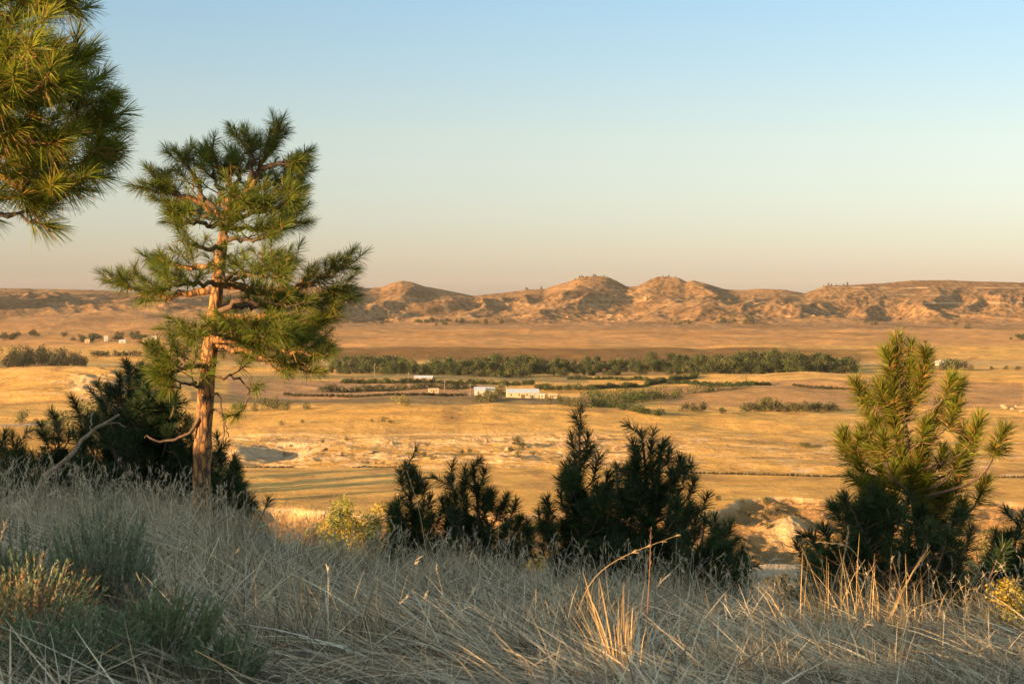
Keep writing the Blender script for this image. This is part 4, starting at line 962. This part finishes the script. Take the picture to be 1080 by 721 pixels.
# tall seed stalks
g = Geo()
def dt(x, D, px): return crest_w(x, D, px)*(.10+.9*S(9.5, 13, D))*np.interp(px, [-60, 90, 210, 330, 520, 1140], [1, 1, .8, .45, .6, .75])
x, D, px, z = roots(6500, -60, 1140, 7.5, 17.0, dt); n = len(x)
P = np.stack([x, D, z], 1); az_ = rng.uniform(0, 6.28, n); tl = np.abs(rng.normal(0, .22, n)); bd = rng.uniform(0, 1.1, n); L = rng.uniform(.28, .62, n)*np.interp(px, [-60, 200, 1140], [1.15, .95, .9])
cc = gcol(n, STRAW+[(.62, .54, .38)])
blades(g, P, az_, tl, bd, L, rng.uniform(.0026, .0045, n), cc)
# seed heads at the tips
tipp = g.V[-1].reshape(n, 10, 3)[:, 8:].mean(1); pre = g.V[-1].reshape(n, 10, 3)[:, 6:8].mean(1)
for k in range(9):
    m = rng.random(n) < .75; q = tipp[m]+(pre[m]-tipp[m])*rng.uniform(0, .7, m.sum())[:, None]; nn_ = m.sum()
    needles(g, q, unit(tipp[m]-pre[m])+rng.normal(0, .33, (nn_, 3)), rng.uniform(.015, .05, nn_), .0032, cc[m]*.95)
o = link('tall_grass_stalks', g.mesh('tall_grass_stalks'), None, M_GRASS); tag(o, 'tall dry seed stalks rising above the bluff grass', 'grass', None, 'stuff')

def tuft(label, px, D, n, h, spread, w=.006, cols=STRAW, group='dry grass clumps on the bluff', lean=0., bend=.7):
    x = (px-540)/FPX*D; z = hz(x, D); g = Geo()
    P = np.stack([rng.normal(0, spread*.3, n), rng.normal(0, spread*.3, n), np.full(n, -.02)], 1); a0 = np.arctan2(P[:, 1], P[:, 0])+rng.normal(0, .4, n)
    blades(g, P, a0, np.abs(rng.normal(.08, .2, n)), rng.uniform(.1, bend, n), h*rng.uniform(.5, 1.1, n), rng.uniform(.6, 1.2, n)*w, gcol(n, cols))
    o = link('grass_clump', g.mesh('grass_clump'), None, M_GRASS, (x, D, z)); tag(o, label, 'grass clump', group)
    if lean: o.rotation_euler = (0, lean, 0)
    return o
tuft('golden sunlit clump of upright blades at the bottom right of centre', 656, 7.3, 46, .50, .12, .0075, [(.70, .48, .22), (.62, .42, .19)], lean=-.12, bend=.5)
tuft('small sunlit grass clump with bent blades at the bottom, right of the golden clump', 770, 7.6, 16, .26, .2, .006, STRAW)
for k, (px, D, n_, h_, lab) in enumerate([(880, 10.6, 46, .62, 'tall golden arching clump below the golden-topped pine, its left part'), (925, 10.3, 52, .66, 'tallest golden arching clump in front of the golden-topped pine'), (968, 10.6, 40, .55, 'golden arching clump in front of the golden-topped pine, its right part'), (842, 9.6, 34, .50, 'golden clump of bent blades left of the arching ones'), (1030, 9.6, 34, .46, 'golden grass clump toward the right edge')]):
    tuft(lab, px, D, n_, h_, .3, .0062, [(.64, .44, .20), (.56, .37, .16), (.50, .40, .22)], bend=1.6, lean=rng.uniform(-.2, .2))
for k, (px, D, n_, h_, lab) in enumerate([(480, 12.6, 260, .42, 'thick pale bunch of grass on the crest left of centre'), (520, 12.8, 200, .38, 'pale bunch of grass on the crest at the centre'), (300, 10.2, 220, .30, 'pale fine tuft in the matted straw left of centre'), (440, 10.8, 200, .32, 'pale fine tuft above the matted straw at centre left'), (690, 10.6, 240, .34, 'grey fine tuft right of centre'), (585, 11.2, 220, .34, 'grey fine tuft near the centre of the slope'), (110, 13.6, 240, .46, 'thick pale bunch of grass before the dark thicket'), (165, 14.2, 200, .42, 'pale bunch of grass left of the tall pine trunk'), (40, 13.2, 240, .44, 'thick pale bunch of grass at the left edge'), (620, 8.4, 150, .26, 'low pale tuft above the golden clump'), (820, 8.4, 160, .26, 'low pale tuft at the lower right'), (940, 7.6, 160, .26, 'low pale tuft near the lower right corner'), (360, 13.6, 180, .40, 'slender pale bunch on the crest right of the tall pine')]):
    tuft(lab, px, D, n_, h_, .34, .0034, STRAW+GREYG, bend=.9)

# bent single stalks that stand against the dark pines
def stalk(label, pts, D, r=.0035, col=None):
    P = [at(p[0], p[1], D) for p in pts]; P[0][2] = hz(P[0][0], P[0][1])-.02; b = P[0].copy(); g = Geo(); Q = spline(P, 14); tube(g, Q-b, np.linspace(r, r*.5, 14), 5)
    c = np.array(col or (.56, .42, .24)); g.C = [np.broadcast_to(c, v.shape) for v in g.V]
    needles(g, np.repeat(Q[9:]-b, 5, 0), np.repeat(unit(np.gradient(Q, axis=0)[9:]), 5, 0)+rng.normal(0, .25, (25, 3)), .035, .003, gcol(25, [c]))
    o = link('grass_stalk', g.mesh('grass_stalk'), None, M_GRASS, b); tag(o, label, 'grass stalk', 'single stalks against the pines')
stalk('tall golden stalk bent over to the left before the golden-topped pine', [(905, 690), (915, 620), (900, 580), (868, 572)], 9.6)
stalk('golden stalk leaning right beside the bent one', [(868, 690), (880, 620), (892, 585), (896, 560)], 9.4)
stalk('reddish stalk rising straight before the broad dark pine', [(682, 690), (684, 640), (686, 600), (687, 562)], 9.2, .004, (.30, .17, .10))
stalk('golden broken stalk bent to the right before the broad dark pine', [(600, 690), (618, 625), (650, 592), (712, 566)], 9.0, .0024)
stalk('pale thin stalk crossing the small dark pine in the middle', [(455, 640), (450, 590), (442, 540), (430, 500)], 12.)

# leaning dead branch and weathered log pieces
def wood(name, label, lines, D, cat):
    P0 = at(*lines[0][0][0][:2], D); z0 = hz(P0[0], P0[1]); b = np.array([P0[0], P0[1], z0]); root = bpy.data.objects.new(name, None); COL.objects.link(root); root.location = b; tag(root, label, cat)
    for k, (pts, r0, r1) in enumerate(lines):
        Q = spline([at(p[0], p[1], D+(p[2] if len(p) > 2 else 0)) for p in pts], 14); Q[1:] += rng.normal(0, .006, Q[1:].shape)
        if k == 0: Q[0, 2] = z0-.05
        g = Geo(); tube(g, Q-b, np.linspace(r0, r1, 14)*(1+.08*rng.normal(size=14)), 8); link('stem' if k == 0 else 'side_twig', g.mesh('twig', True), root, M_DEAD)
wood('dead_branch', 'bleached dead branch leaning up to the right before the dark thicket', [([(24, 556), (44, 506), (64, 490), (84, 466), (104, 450), (124, 438)], .030, .010), ([(64, 489), (74, 490), (82, 494)], .012, .006), ([(92, 460), (96, 440), (98, 428)], .008, .003), ([(112, 446), (122, 446), (132, 450)], .007, .003)], 14.2, 'dead branch')
M_GREYROCK = mat_plain('lichen grey rock', (.33, .32, .31), .95, .25, 6); M_PALEROCK = mat_plain('pale weathered rock', (.50, .42, .33), .95, .22, 5)
for k, (px, D, s, lab, m_) in enumerate([(258, 14.6, .20, 'grey blue rock in the grass right of the tall pine trunk', M_GREYROCK), (300, 14.9, .13, 'small grey rock on the crest, right of the bigger grey one', M_GREYROCK), (335, 15.0, .16, 'pale flat rock on the crest below the yellow green bushes', M_PALEROCK), (402, 14.8, .12, 'small pinkish rock on the crest under the bushes', M_PALEROCK), (150, 15.0, .18, 'pale stone at the crest left of the tall pine', M_PALEROCK), (8, 14.4, .2, 'pale stone at the crest by the left edge', M_PALEROCK)]):
    rock('rock', lab, 'stones in the bluff grass', (px-540)/FPX*D, D, s*1.5, s*1.1, s*.8, 300+k, m_)

# ------------------------------------------------------------ the evening air
def haze():
    bx = (-9000, 9000, -3000, 9500, -80, 75)
    o = shell(boxv(*bx), [tuple(f) for f in BF], 'haze', None, None); m = bpy.data.materials.new('evening haze'); m.use_nodes = True; N = m.node_tree.nodes
    N.remove(N['Principled BSDF']); v = N.new('ShaderNodeVolumePrincipled'); v.inputs['Color'].default_value = (.92, .90, .92, 1); v.inputs['Density'].default_value = HAZE; v.inputs['Anisotropy'].default_value = 0
    m.node_tree.links.new(v.outputs[0], N['Material Output'].inputs['Volume']); o.data.materials.append(m)
    tag(o, 'thin pale evening haze over the valley', 'haze', None, 'stuff')
HAZE = 1.2e-5
haze()
